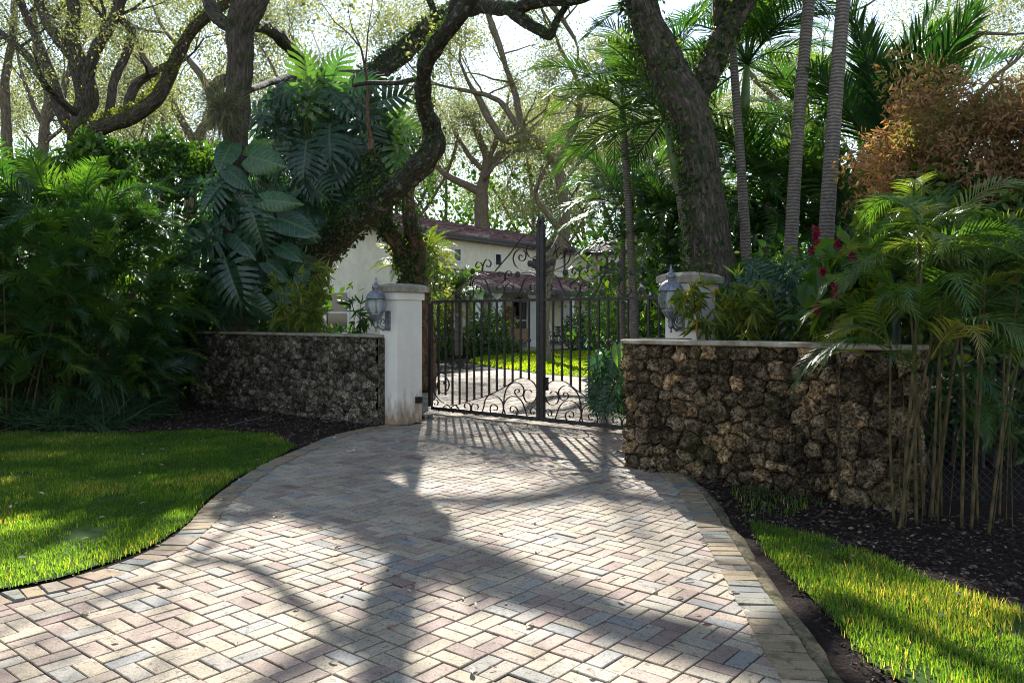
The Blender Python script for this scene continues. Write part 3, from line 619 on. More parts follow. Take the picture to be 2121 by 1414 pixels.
scr_lo = [A6((530,800),(400,770),(300,690),(240,590),(225,480),(240,370),(290,300),(345,285),(420,320),(480,400),(490,490),(450,570),(380,605),(320,560),(290,480),(310,410),(360,390),(400,410),(405,460)),
 TOPC+A6((1970,660),(1930,740),(1860,770),(1790,740),(1755,670),(1760,590),(1800,545),(1860,550),(1890,590)),
 A6((1760,600),(1750,520),(1700,450),(1620,415),(1550,440),(1480,500),(1440,590),(1420,700),(1410,850),(1390,950),(1340,1000),(1270,1000),(1200,940),(1185,860),(1210,800),(1260,795),(1310,840),(1295,890),(1250,885)),
 A6((1755,560),(1740,630),(1690,660),(1630,640),(1600,590),(1620,540),(1665,540),(1680,580),(1645,590)),
 A6((1150,650),(1100,720),(1080,820),(1050,910),(1000,970),(940,970),(880,910),(870,830),(900,780),(950,785),(985,830),(965,875),(925,860)),
 A6((1150,640),(1230,625),(1320,670),(1390,750),(1410,850)),
 A6((1415,900),(1420,780),(1480,690),(1570,650),(1660,680),(1730,760),(1770,870),(1800,970),(1850,1050),(1910,1060),(1970,1010),(1975,900),(1920,850),(1870,880),(1870,940),(1910,960),(1930,920)),
 A6((1410,850),(1440,950),(1500,1020),(1580,1020),(1640,950),(1640,870),(1580,820),(1530,840),(1525,900),(1570,920),(1590,890)),
 A6((600,800),(700,920),(780,960),(850,900),(850,810),(800,765),(755,790),(760,850),(800,865)),
 A6((310,910),(440,810),(490,820),(520,870),(500,920),(465,900)), A6((620,800),(540,830),(530,880),(560,930),(590,900)),
 A6((225,720),(280,715),(305,760),(290,805),(250,800),(250,765))]
def flatbar(gm, pts, mir, th=.011, wd=.024):
    p = smooth_path([(s, z, 0) for s, z in pts], .02)[:, :2]
    T = np.gradient(p, axis=0); T /= np.linalg.norm(T, axis=1)[:, None]+1e-9; n2 = np.column_stack([-T[:, 1], T[:, 0]])
    v = []
    for a, b in ((-1, -1), (1, -1), (1, 1), (-1, 1)):
        q = p+n2*a*th/2; v.append(np.array([gw(mir*s, z, b*wd/2) for s, z in q]))
    k = 4; n = len(p); v = np.stack(v, 1).reshape(-1, 3); i = np.arange(n-1)[:, None]*k; j = np.arange(k)[None]; j2 = (j+1) % k
    gm.add(v, [np.stack([i+j, i+j2, i+k+j2, i+k+j], -1).reshape(-1, 4), np.array([[0, 1, 2, 3], [(n-1)*k+3, (n-1)*k+2, (n-1)*k+1, (n-1)*k]])])
GQ = np.array([[GDn[0], GDn[1], 0], [GN[0], GN[1], 0], [0, 0, 1]])
SL = gp(892, 800)[0]                             # hinge side (negative s)
def bary(pts, s):
    a = np.array(pts); o = np.argsort(a[:, 0]); return np.interp(s, a[o, 0], a[o, 1])
def gate_leaf(mir, label):
    hinge = mir*SL; root = thing('gate_leaf', label, 'gate', gw(hinge, 0))
    gm = G(); gm.box(gw(hinge, .99), (.06, .06, 1.76), GQ)
    for z in (.4, 1.55): gm.box(gw(hinge+.04*np.sign(hinge), z), (.03, .05, .12), GQ)
    gm.build('hinge_post', M_iron, root)
    gm = G(); ce = mir*-.036
    gm.box(gw(ce, 1.5+.03), (.066, .06, 2.95), GQ)
    gm.build('meeting_post', M_iron, root)
    gm = G(); q = gw(ce, 3.0); lathe(gm, q, [(.046, 0), (.05, .012), (.03, .03), (.026, .05), (.04, .065), (.03, .1), (.008, .14), (0, .15)], 8); gm.build('finial', M_iron, root)
    a0, a1 = ce-mir*.033, hinge+mir*.03; ln = abs(a1-a0)
    gm = G(); gm.box(gw((a0+a1)/2, 1.885), (ln-.002, .05, .042), GQ); gm.build('top_rail', M_iron, root)
    gm = G(); gm.box(gw((a0+a1)/2, .085), (ln-.002, .05, .06), GQ); gm.build('bottom_rail', M_iron, root)
    for i in range(13):
        s = -.069-(abs(SL)-.069-.03)*(i+1)/14.; zb = float(bary(TOPC, s))+.004
        if s < -1.9: zb = .32
        gm = G(); z1 = 1.864
        if s < -1.62 and s > TOPC[0][0]: pass
        gm.box(gw(mir*s, (zb+z1)/2), (.027, .027, z1-zb), GQ)
        lathe(gm, gw(mir*s, 1.27), [(.0, -.034), (.02, -.03), (.034, -.012), (.036, 0), (.034, .012), (.02, .03), (0, .034)], 10)
        gm.build('bar', M_iron, root)
    gm = G()
    for q in scr_up: flatbar(gm, q, mir)
    crest = gm.build('crest_scrollwork', M_iron, root)
    gm = G()
    for s, z in hearts:
        t = rnd.uniform(-2.2, -1); pts = []
        for a in np.linspace(0, 2*pi, 16, endpoint=False):
            r = .05*(1+.25*cos(a)) * (1-.25*abs(cos(a/2))**8*1.2); pts.append((r*cos(a)*1.25, r*sin(a)))
        v = []
        for o in (-.006, .006):
            for x, y in pts: v.append(gw(mir*(s+x*cos(t)-y*sin(t)), z+x*sin(t)+y*cos(t), o+.02*x))
            v.append(gw(mir*s, z, o*2.4))
        n = 16; f3 = []; f4 = []
        for i in range(n):
            j = (i+1) % n; f3 += [[n, i, j], [2*n+1, n+1+j, n+1+i]]; f4.append([i, n+1+i, n+1+j, j])
        gm.add(v, [np.array(f3), np.array(f4)])
    gm.build('iron_leaves', M_iron, crest)
    gm = G()
    for q in scr_lo: flatbar(gm, q, mir)
    gm.build('lower_scrollwork', M_iron, root)
    gm = G(); s = -.08
    x0, x1 = (-2.2, -.07)
    for s in np.arange(x0, x1, .022): gm.box(gw(mir*s, .3, .03), (.0022, .0022, .54), GQ)
    for z in np.arange(.03, .57, .022): gm.box(gw(mir*(x0+x1)/2, z, .032), (abs(x1-x0), .0022, .0022), GQ)
    gm.build('wire_mesh', M_wire, root)
    if mir < 0:
        gm = G(); gm.box(gw(.085, .62, .035), (.05, .03, .2), GQ); gm.build('lock_box', M_iron, root)
    return root
gate_leaf(1, 'left leaf of the dark bronze wrought iron gate with scrolls, hinged by the white pillar')
gate_leaf(-1, 'right leaf of the dark bronze wrought iron gate, partly behind the brown stone wall')

# ================================================================ HOUSE
HN = np.array([.815, -.579, 0]); HD = np.array([.579, .815, 0]); HQ = np.array([HD, HN, Z])
H0 = np.array([-7.38, 38., 0])
def hw(a, b, z): return H0+HD*a+HN*b+Z*z
house = thing('house', 'cream stucco house with brown tiled roofs behind the gate', 'house', H0)
LA = 21.2
gm = G()
def wallbox(gm, a0, a1, b0, b1, z0, z1, m=0): gm.box(hw((a0+a1)/2, (b0+b1)/2, (z0+z1)/2), (a1-a0, abs(b1-b0), z1-z0), HQ, m=m)
wallbox(gm, 0, LA, -9, 0, 0, 6.1)
wallbox(gm, LA+.002, LA+7, -9, 8, 0, 6.1)
wallbox(gm, -.04, -.001, -9.0, -.0, 5.7, 6.0)
gm.build('wall', M_house, house)
def roof(a0, a1, b0, z0, b1, z1, name, hipl=0, hipr=0):
    gm = G(); n = max(4, int(math.hypot(b1-b0, z1-z0)/.3)); pitch = (z1-z0)/(b1-b0)
    for i in range(n):
        t0, t1 = i/n, (i+1)/n; bb0 = b0+(b1-b0)*t0; bb1 = b0+(b1-b0)*t1+(b1-b0)/n*.05; zz0 = z0+(z1-z0)*t0+.045; zz1 = z0+(z1-z0)*t1+.01
        L0 = a0+hipl*t0; L1 = a1-hipr*t0; k = int((L1-L0)/.33)
        e = np.linspace(L0, L1, k+1); 
        for j in range(k):
            dz = rnd.uniform(0, .012); A, B = e[j]+.004, e[j+1]-.004
            v = [hw(A, bb0, zz0-.045), hw(B, bb0, zz0-.045), hw(B, bb0, zz0+dz), hw(A, bb0, zz0+dz), hw(B, bb1, zz1+dz), hw(A, bb1, zz1+dz)]
            gm.add(v, np.array([[0, 1, 2, 3], [3, 2, 4, 5]]), rnd.random())
    o = gm.build(name, M_roof, house)
    gm = G(); gm.box(hw((a0+a1)/2, b0+.01*np.sign(b0-b1), z0-.1), (a1-a0, .14, .2), HQ); gm.box(hw((a0+a1)/2, b0+.07*np.sign(b0-b1), z0-.02), (a1-a0+.05, .12, .13), HQ)
    gm.build('gutter', M_gutter, o)
    gm = G(); gm.box(hw((a0+a1)/2, (b0+b1)/2-(b0-b1)*.02, (z0+z1)/2-.14), (a1-a0-.1, .01, .01), HQ)
    v = [hw(a0, b0, z0-.13), hw(a1, b0, z0-.13), hw(a1-hipr, b1, z1-.12), hw(a0+hipl, b1, z1-.12)]
    gm.add(v, np.array([[0, 1, 2, 3]])); gm.build('soffit', M_gutter, o)
    return o
roof(-.6, LA+.4, .62, 6.14, -4.6, 7.75, 'roof', 2.2, 0)
roof(-.6, LA+.4, -9.6, 6.14, -4.6, 7.75, 'roof', 2.2, 0)
# hip end of the main roof facing left
gm = G(); v = [hw(-.6, .62, 6.14), hw(-.6, -9.6, 6.14), hw(1.6, -4.6, 7.75)]; gm.add(v, np.array([[0, 2, 1]]), .5); gm.build('hip_roof', M_roof, house)
gm = G(); gm.box(hw(-.62, -4.5, 6.04), (.12, 10.2, .2), HQ); gm.build('gutter', M_gutter, house)
# wing roof
o = roof(LA-1., LA+8, 8.6, 6.14, 3.6, 7.6, 'wing_roof', 0, 0)
gm = G(); gm.box(hw(LA-.4, 4.6, 6.02), (.14, 8.0, .22), HQ); gm.build('gutter', M_gutter, o)
gm = G(); gm.add([hw(LA-.6, .6, 6.16), hw(LA-.6, 8.6, 6.16), hw(LA+4, 8.6, 7.6), hw(LA+4, .6, 7.6)], np.array([[0, 1, 2, 3]]), .6); gm.build('hip_roof', M_roof, o)
# porch
PB = 4.97; PA0, PA1 = 2.4, 20.9
def porch_col(a, w_=.34):
    gm = G(); gm.box(hw(a, PB-.3, 1.62), (w_, w_, 2.5), HQ); gm.box(hw(a, PB-.3, .25), (w_+.16, w_+.16, .24), HQ); gm.box(hw(a, PB-.3, 2.8), (w_+.12, w_+.12, .14), HQ)
    gm.build('porch_column', M_white, house)
p0 = roof(PA0, PA1-.2, PB+.45, 3.08, .02, 4.35, 'porch_roof', 3.2)
for x in (990, 1030, 1108, 1179, 1216):
    k = (x-CX)/F; b0 = H0+HN*(PB-.3); a = (k*b0[1]-b0[0])/(HD[0]-k*HD[1]); porch_col(a, .42 if x > 1050 else .34)
gm = G(); wallbox(gm, PA0+.2, PA1-.4, PB-.5, PB-.1, 2.88, 3.0); gm.build('porch_beam', M_white, house)
gm = G(); wallbox(gm, PA0, PA1-.01, .01, PB+.3, -.02, .14); gm.build('porch_floor', plain('porch_stone', (.4, .34, .27), .8, ns=2), house)
def window(a, z, w_, h, b=.0, face='front', mull=1):
    o = (lambda s, zz, off: hw(a+s, b+off, z+zz)) if face == 'front' else (lambda s, zz, off: hw(-off, b+s, z+zz) if face == 'left' else hw(LA-off, b+s, z+zz))
    ax = HQ if face == 'front' else np.array([HN, -HD, Z]) if face != 'front' else HQ
    gm = G(); t = .09
    for s in (-1, 1): gm.box(o(s*(w_/2+t/2), 0, .03), (t, .08, h+2*t), ax)
    for s in (-1, 1): gm.box(o(0, s*(h/2+t/2), .03), (w_-.002, .08, t), ax)
    for i in range(mull): gm.box(o(0, h/2-h*(i+1)/(mull+1), .022), (w_-.002, .05, .07), ax)
    f = gm.build('window', M_white, house)
    gm = G(); gm.box(o(0, 0, .012), (w_, .012, h), ax); gm.build('pane', M_glass, f)
def aon(x, b=0):                                # photo column -> a along the wall plane at offset b
    k = (x-CX)/F; q = H0+HN*b; return (k*q[1]-q[0])/(HD[0]-k*HD[1])
for x, y in ((946, 528), (1031, 538), (1106, 546)):
    a = aon(x); d = hw(a, 0, 0)[1]; window(a, CH+(HY-y)/F*d, .55, .62, mull=0)
for a in (aon(920), aon(985), aon(1075)): window(a, 1.5, 1.5, 2.3)
gm = G(); a = aon(1055); gm.box(hw(a, .04, 1.2), (1.1, .08, 2.3), HQ); gm.build('front_door', plain('door_wood', (.2, .09, .045), .5, ns=4), house)
gm = G(); wallbox(gm, aon(1035), aon(1100), .02, .1, .14, 1.0); gm.build('stone_wainscot', plain('wainscot', (.4, .26, .16), .8, ns=3), house)
window(0, 1.9, 1.5, 1.9, -1.35, 'left'); window(0, 1.9, 1.5, 1.9, -5.6, 'left')
window(0, 4.6, 1.7, 1.6, 2.2, 'wing'); window(0, 4.6, 1.3, 1.6, 5.2, 'wing')
window(0, 1.9, 1.5, 2.0, 6.4, 'wing')
tan = plain('tan_stone', (.45, .33, .22), .8, ns=4)
for b in (1.1, 3.6): gm = G(); gm.box(hw(LA-.2, b, 4.8), (.26, .3, 2.6), HQ); gm.build('balcony_column', tan, house)
gm = G(); tube(gm, np.array([hw(LA-2.5, .1, 3.9), hw(LA-2.5, .1, 6.0)]), .05, 8); gm.build('downspout', M_gutter, house)
# porch furniture
def chair(a, b, rz, label):
    c = hw(a, b, .14); root = thing('patio_chair', label, 'chair', c)
    ca, sa = cos(rz), sin(rz); X = np.array([ca, sa, 0]); Y = np.array([-sa, ca, 0]); q3 = np.array([X, Y, Z])
    gm = G(); gm.box(c+Z*.44, (.5, .5, .05), q3); gm.build('seat', M_black, root)
    gm = G(); gm.box(c-Y*.24+Z*.98, (.5, .03, .05), q3)
    for i in range(6): gm.box(c-Y*.24+X*(-.2+.08*i)+Z*.71, (.02, .02, .5), q3)
    gm.build('backrest', M_black, root)
    for sx in (-1, 1):
        for sy in (-1, 1):
            gm = G(); gm.box(c+X*sx*.22+Y*sy*.22+Z*(.207 if sy > 0 else .207), (.035, .035, .414), q3); gm.build('leg', M_black, root)
        gm = G(); gm.box(c+X*sx*.262+Z*.66, (.03, .46, .03), q3); gm.box(c+X*sx*.262+Y*.21+Z*.55, (.03, .03, .2), q3); gm.build('armrest', M_black, root)
chair(aon(1160, 3.4), 3.4, .3, 'black metal patio chair on the porch beside the right column')
chair(aon(1150, 2.2), 2.2, 2.6, 'black metal patio chair deeper on the porch behind the other chair')
# statue-like dark figure by the porch and wall wreath
c = hw(aon(1041, 2.), 2., .14); gm = G()
lathe(gm, c, [(.22, 0), (.24, .06), (.16, .1), (.2, .4), (.27, .8), (.3, 1.15), (.24, 1.4), (.1, 1.52), (.13, 1.6), (.15, 1.72), (.1, 1.85), (0, 1.9)], 14)
tag(gm.build('statue', plain('dark_bronze', (.015, .015, .018), .4, .5, .3), origin=c), 'tall dark statue standing on the porch left of the door', 'statue')
a = aon(1072); c = hw(a, .15, 2.35); gm = G(); th = np.linspace(0, 2*pi, 20)
tube(gm, np.array([c+HD*cos(t)*.18+Z*sin(t)*.5 for t in th]), .09, 8, .3)
tag(gm.build('wall_ornament', M_black, origin=c), 'tall dark oval ornament hanging on the porch wall', 'ornament')
c = P(1217, 722, 40.); c[2] = 0; gm = G(); lathe(gm, c, [(0, 0), (.3, 0), (.34, .05), (.42, .5), (.46, .56), (.44, .6), (.38, .58), (.36, .5), (0, .48)], 18)
tag(gm.build('flower_pot', M_blue, origin=c), 'blue glazed planter pot at the edge of the porch', 'pot')

# ================================================================ VEGETATION HELPERS
def LP_(*pts):
    # limb traced as (x, y, depth, radius in photo pixels)
    return np.array([[*P(x, y, d), r*d/F] for x, y, d, r in pts])
def limb(gm, pts, k=10, bump_=.12, step=.1, seed=0, m=0):
    q = smooth_path(pts, step); q[:, 3] = np.maximum(q[:, 3], .004)
    wob = .25*q[:, 3:4]*np.stack([vnoise(q[:, :3]*1.7, seed+i) for i in range(3)], 1)
    pth = q[:, :3]+wob; tube(gm, pth, q[:, 3], k, bump_, .5, m, seed); return np.column_stack([pth, q[:, 3]])
def grow(gm, p, d, L, r, depth, tips, rr, spread=.75, up=.12, k=6, m=0, kids=3, segs=None):
    d = np.array(d, float); d /= np.linalg.norm(d); p = np.array(p, float)
    n = max(4, int(L/.35)); pts = [p.copy()]; rad = [r]; q = d.copy(); st = L/n; dirs = [q.copy()]
    for i in range(n):
        q = q+np.array([rr.gauss(0, .17), rr.gauss(0, .17), rr.gauss(0, .13)+up*.25]); q /= np.linalg.norm(q)
        p = p+q*st; pts.append(p.copy()); rad.append(r*(1-.55*(i+1)/n)); dirs.append(q.copy())
    tube(gm, np.array(pts), np.array(rad), k if depth > 1 else 4, .1 if depth > 1 else 0, .5, m, rr.randint(0, 99))
    if depth <= 0: tips += [pts[-1], pts[len(pts)//2]]; return
    if depth == 1: tips += [pts[-1]]
    for c in range(kids):
        i = n if c == 0 else rr.randint(max(1, n//3), n); nd = dirs[i]+np.array([rr.gauss(0, spread), rr.gauss(0, spread), rr.gauss(0, spread*.7)+up])
        grow(gm, pts[i], nd, L*rr.uniform(.5, .8), rad[i]*rr.uniform(.5, .75), depth-1, tips, rr, spread, up, k, m, kids)
def crown(gm, tips, per, rad, size, flat=.6, T=LEAF, up=.4, zcut=None):
    tips = np.array(tips); n = len(tips)*per; c = np.repeat(tips, per, 0)
    q = c+rng.normal(size=(n, 3))*np.array([rad, rad, rad*flat])*rng.uniform(.3, 1, (n, 1))
    leaves(gm, q, size, T, up)
def ivy(gm, pth, n, size, rbias=0, up=.6, lift=.03, T=LEAF, lo=0, hi=1, hang=-.7):
    L = len(pth); i = rng.integers(int(lo*L), max(int(hi*L), 1), n); th = rng.normal(rbias, 1.2, n)
    # th measured from straight up around the limb
    Tn = np.gradient(pth[:, :3], axis=0)[i]; Tn /= np.linalg.norm(Tn, axis=1)[:, None]+1e-9
    ref = np.where(np.abs(Tn[:, 2:3]) > .85, np.array([[0, -1., 0]]), np.array([[0, 0, 1.]]))
    a = ref-Tn*(ref*Tn).sum(1)[:, None]; a /= np.linalg.norm(a, axis=1)[:, None]; b = np.cross(Tn, a)
    nn = a*np.cos(th)[:, None]+b*np.sin(th)[:, None]
    pos = pth[i, :3]+nn*(pth[i, 3:4]*1.04+rng.uniform(0, lift, (n, 1)))+Tn*rng.uniform(-.05, .05, (n, 1))
    tip = rdir(n, hang); M = rotm(n, tip+nn*.3, nn+rdir(n)*.55)
    gm.inst(T, sc(M, size*rng.uniform(.6, 1.4, n)), pos, rng.random(n))
def frond(L, nl, ll, lw, elev, arch, droop, seed=0, vee=.5, pet=.18, fwd=.75, k=3):
    r = np.random.default_rng(seed); n = 14; a = elev-arch*np.linspace(0, 1, n)**1.15
    y = np.concatenate([[0], np.cumsum(np.cos(a[:-1])*L/(n-1))]); z = np.concatenate([[0], np.cumsum(np.sin(a[:-1])*L/(n-1))])
    t = np.linspace(pet, 1, nl); py = np.interp(t, np.linspace(0, 1, n), y); pz = np.interp(t, np.linspace(0, 1, n), z); pa = np.interp(t, np.linspace(0, 1, n), a)
    V = []; Fc = []; c = 0
    w0 = L*.011
    for i in range(n-1):                          # rachis
        w = w0*(1-.8*i/n)
        V += [[-w, y[i], z[i]], [w, y[i], z[i]], [0, y[i], z[i]-w], [-w*.9, y[i+1], z[i+1]], [w*.9, y[i+1], z[i+1]], [0, y[i+1], z[i+1]-w*.9]]
        Fc += [[c, c+1, c+4, c+3], [c+1, c+2, c+5, c+4], [c+2, c, c+3, c+5]]; c += 6
    for j in range(nl):
        prof = math.sin(pi*min(1, .18+.82*((t[j]-pet)/(1-pet)))**.8)**.6 if j < nl-1 else .55
        prof = max(prof, .35)
        for sd in (-1, 1):
            f = fwd+.5*(t[j]**2)+r.normal(0, .07); Tn = np.array([0, cos(pa[j]), sin(pa[j])]); Nn = np.array([0, -sin(pa[j]), cos(pa[j])])
            dr = np.array([sd*1., 0, 0])*cos(f)*(1)+Tn*sin(f)+Nn*vee*r.uniform(.5, 1.2); dr /= np.linalg.norm(dr)
            l = ll*prof*r.uniform(.9, 1.08); p = np.array([0, py[j], pz[j]]); wv = Tn*lw
            dv = dr.copy(); pts = [p]
            for q in range(k): dv = dv+np.array([0, 0, -droop*(q+.6)/k]); dv /= np.linalg.norm(dv); p = p+dv*l/k; pts.append(p)
            ws = [.45, 1, .75, .06] if k == 3 else [.5, 1, .05]
            for q in range(k):
                V += [pts[q]-wv*ws[q]/2, pts[q]+wv*ws[q]/2, pts[q+1]+wv*ws[q+1]/2, pts[q+1]-wv*ws[q+1]/2]; Fc.append([c, c+1, c+2, c+3]); c += 4
    return np.array(V), np.array(Fc)
def place_fronds(gm, temps, pos, az, s, roll=.15, a=None, tilt=0):
    pos = np.asarray(pos); n = len(pos); idx = rng.integers(0, len(temps), n)
    for k, T in enumerate(temps):
        w_ = np.where(idx == k)[0]
        if not len(w_): continue
        M = np.zeros((len(w_), 3, 3)); c, s2 = np.cos(az[w_]), np.sin(az[w_])
        M[:, 0, 0] = c; M[:, 1, 0] = s2; M[:, 0, 1] = -s2; M[:, 1, 1] = c; M[:, 2, 2] = 1
        ro = rng.normal(0, roll, len(w_)); ti = rng.normal(tilt, .12, len(w_)); Rl = np.zeros_like(M); Rl[:, 1, 1] = 1; Rl[:, 0, 0] = np.cos(ro); Rl[:, 0, 2] = np.sin(ro); Rl[:, 2, 0] = -np.sin(ro); Rl[:, 2, 2] = np.cos(ro)
        Rt = np.zeros_like(M); Rt[:, 0, 0] = 1; Rt[:, 1, 1] = np.cos(ti); Rt[:, 1, 2] = -np.sin(ti); Rt[:, 2, 1] = np.sin(ti); Rt[:, 2, 2] = np.cos(ti)
        gm.inst(T, sc(M@Rt@Rl, s[w_] if np.ndim(s) else s), pos[w_], rng.random(len(w_)) if a is None else a[w_])

# ================================================================ OAKS IN FRONT
def oak_root(label, base, group=None): return thing('oak_tree', label, 'tree', (base[0], base[1], 0), group)
# oak with the twisting limb over the gate
rA = oak_root('leaning ivy-covered oak whose twisted limbs arch over the gate', P(600, 660, 18))
gm = G(); rr = random.Random(3)
kn = LP_((590, 780, 20.2, 32), (600, 700, 19.8, 30), (640, 580, 18.8, 28), (682, 512, 17.2, 27), (732, 462, 15.9, 26), (790, 412, 14.7, 25), (850, 362, 14.1, 24), (898, 312, 13.6, 25), (893, 262, 13.5, 20), (878, 205, 12.9, 17), (882, 145, 12.1, 17), (905, 95, 11.5, 17), (942, 45, 11, 17), (985, -30, 10.5, 17), (1010, -160, 10, 13), (1000, -330, 9.6, 9))
a_ = limb(gm, kn, 16, .2, .06, 3)
dg = LP_((600, 700, 18.3, 27), (625, 470, 18.6, 26), (668, 320, 19, 25), (715, 215, 19.6, 24), (765, 165, 20.2, 23), (822, 115, 20.8, 22), (880, 68, 21, 21), (935, 30, 20.3, 17), (1000, 14, 18.6, 15), (1060, 18, 17.3, 15), (1110, 4, 16.6, 14), (1180, -2, 16.2, 14), (1245, -25, 16, 12), (1330, -90, 15.6, 10), (1420, -190, 15, 7))
b_ = limb(gm, dg, 14, .16, .07, 4)
c_ = limb(gm, LP_((1050, 18, 17.1, 14), (1082, 42, 17.0, 13), (1115, 62, 16.9, 12), (1138, 74, 16.8, 9), (1150, 50, 16.7, 8), (1175, 8, 16.6, 7), (1205, -50, 16.5, 6)), 10, .14, .05, 5)
c2_ = limb(gm, LP_((895, 60, 21, 8), (899, 27, 20.6, 7), (881, -16, 20.5, 7), (859, -40, 20.5, 6), (830, -70, 20.4, 5)), 10, .12, .07, 6)
limb(gm, LP_((880, 160, 12.3, 6), (820, 172, 13.5, 5), (770, 172, 15, 5), (730, 178, 15, 4)), 7, .08, .07, 7)
limb(gm, LP_((985, -30, 10.5, 11), (1100, -140, 10, 10), (1300, -260, 9.6, 8), (1500, -420, 9.2, 5)), 8, .1, .1, 8)
limb(gm, LP_((1000, -330, 9.6, 8), (900, -480, 9, 7), (760, -600, 8.6, 5)), 8, .1, .1, 8)
tips = []
for p0, d0 in ((a_[-1], (-.3, -.6, .4)), (b_[-1], (.6, -.5, .4)), (a_[int(len(a_)*.8)], (.5, -.3, .8)), (b_[int(len(b_)*.85)], (.1, .3, .9)), (c2_[-1], (-.3, -.2, .8))):
    grow(gm, p0[:3], d0, 2.6, max(p0[3]*.7, .04), 3, tips, rr, .8, .2, 6)
gm.build('trunk', M_barklim, rA)
gm = G(); tips = [t for t in tips if t[2] > CH+.42*t[1]]
crown(gm, tips, 12, .3, .06)
gm.build('crown', LM['oak'], rA)
gm = G(); ivy(gm, a_, 4200, .085, lift=.11, lo=.12, hi=.56); ivy(gm, a_, 1500, .055, lift=.035, lo=.45, hi=.85, rbias=.4); ivy(gm, b_, 2600, .085, lift=.09, lo=.2, hi=.58); ivy(gm, b_, 800, .06, lift=.03, lo=.58); ivy(gm, c_, 380, .055, lift=.04); ivy(gm, c2_, 200, .06, lift=.05)
gm.build('ivy', LM['ivy'], rA)
# upright trunk at the left with air plant
rB = oak_root('tall straight oak trunk left of the gate with an airplant tuft', P(478, 660, 15.6))
gm = G()
t1 = LP_((478, 860, 15.7, 36), (478, 500, 15.7, 34), (482, 380, 15.6, 30), (488, 290, 15.6, 26), (492, 200, 15.5, 25), (494, 120, 15.4, 26), (498, 55, 15.3, 29), (520, 5, 15.2, 30), (560, -70, 15.0, 22), (610, -180, 14.8, 17), (640, -360, 14.0, 10))
a_ = limb(gm, t1, 16, .1, .07, 11)
b_ = limb(gm, LP_((488, 60, 15.3, 16), (460, 45, 15.4, 15), (440, 15, 15.5, 14), (425, -40, 15.6, 12), (400, -160, 15.4, 9)), 10, .14, .06, 12)
c_ = limb(gm, LP_((515, 50, 15.5, 13), (558, 62, 17.5, 13), (592, 92, 19, 14), (615, 120, 20, 13), (640, 150, 21, 12), (668, 210, 21.6, 10)), 10, .12, .06, 13)
d_ = limb(gm, LP_((510, 188, 15.8, 7), (560, 172, 18.2, 7), (620, 158, 20.8, 7), (700, 150, 22.5, 6), (780, 152, 23.5, 5)), 8, .1, .06, 14)
limb(gm, LP_((480, 165, 15.6, 15), (455, 170, 15.6, 14), (432, 190, 15.7, 8)), 8, .25, .05, 14)
limb(gm, LP_((425, -40, 15.6, 9), (300, -120, 15.2, 8), (120, -200, 14.6, 6), (-100, -320, 14.0, 4)), 8, .1, .1, 15)
tips = []
for p0, d0 in ((a_[-1], (-.3, -.5, .6)), (b_[-1], (-.6, -.2, .5)), (a_[int(len(a_)*.88)], (.2, -.8, .5))): grow(gm, p0[:3], d0, 2.4, max(p0[3]*.7, .04), 3, tips, rr, .8, .2, 6)
gm.build('trunk', M_bark, rB)
gm = G(); tips = [t for t in tips if t[2] > CH+.42*t[1]]; crown(gm, tips, 9, .3, .06); gm.build('crown', LM['oak'], rB)
gm = G(); ivy(gm, a_, 260, .07, lift=.04, lo=.66, hi=.85, rbias=.2); ivy(gm, b_, 180, .07, lift=.05); ivy(gm, c_, 260, .06, lift=.05); gm.build('ivy', LM['ivy'], rB)
ap = thing('airplant', 'grey-green tillandsia tuft growing on the left oak trunk', 'plant', P(462, 235, 15.2)); gm = G()
n = 1500; st = P(458, 228, 15.1)+rng.normal(0, .07, (n, 3))*np.array([1.1, .5, .8]); T_ = frond  # strap leaves
STRAP = (np.array([[-.5, 0, 0], [.5, 0, 0], [-.4, .3, .1], [.4, .3, .1], [-.3, .65, .02], [.3, .65, .02], [-.03, 1, -.3], [.03, 1, -.3]]), np.array([[0, 1, 3, 2], [2, 3, 5, 4], [4, 5, 7, 6]]))
d = rdir(n, -.9); top = rng.random(n) < .35; d[top, 2] = np.abs(d[top, 2])+.3; M = rotm(n, d, rdir(n, .8))*np.array([.008, 1, 1]); gm.inst(STRAP, sc(M, rng.uniform(.34, .7, n))*np.array([2.2, 1, 1]), st, rng.random(n)); gm.build('leaves', LM['air'], ap)
# forked trunk behind the left pillar
rC = oak_root('forked ivy-covered oak trunk right behind the left gate pillar', P(872, 780, 17.5))
gm = G(); a_ = limb(gm, LP_((886, 812, 17.5, 21), (884, 740, 17.5, 19), (876, 660, 17.5, 19), (862, 590, 17.5, 24), (858, 560, 17.4, 20), (866, 520, 17.3, 18), (856, 475, 17.2, 16), (843, 425, 17.2, 14), (852, 375, 17.4, 13), (880, 310, 17.5, 12), (886, 240, 17.5, 8), (884, 180, 17.5, 5)), 14, .15, .08, 20)
b_ = limb(gm, LP_((858, 600, 17.5, 17), (838, 540, 17.3, 16), (815, 495, 17.1, 15), (797, 455, 17, 15), (783, 425, 17, 13), (772, 370, 17, 10), (770, 290, 17.2, 7)), 12, .2, .08, 21)
tips = []; grow(gm, a_[-1][:3], (.2, 0, 1), 1.2, .03, 1, tips, rr); grow(gm, b_[-1][:3], (-.3, 0, 1), 2, .05, 2, tips, rr)
gm.build('trunk', M_barkred, rC); gm = G(); ivy(gm, b_, 1900, .085, lift=.09, hi=.9); ivy(gm, a_, 500, .085, lift=.08, lo=.3, hi=.62); ivy(gm, a_, 120, .08, lift=.05, lo=0, hi=.5); gm.build('ivy', LM['ivy'], rC)
gm = G(); crown(gm, tips, 20, .4, .1); gm.build('crown', LM['oak'], rC)
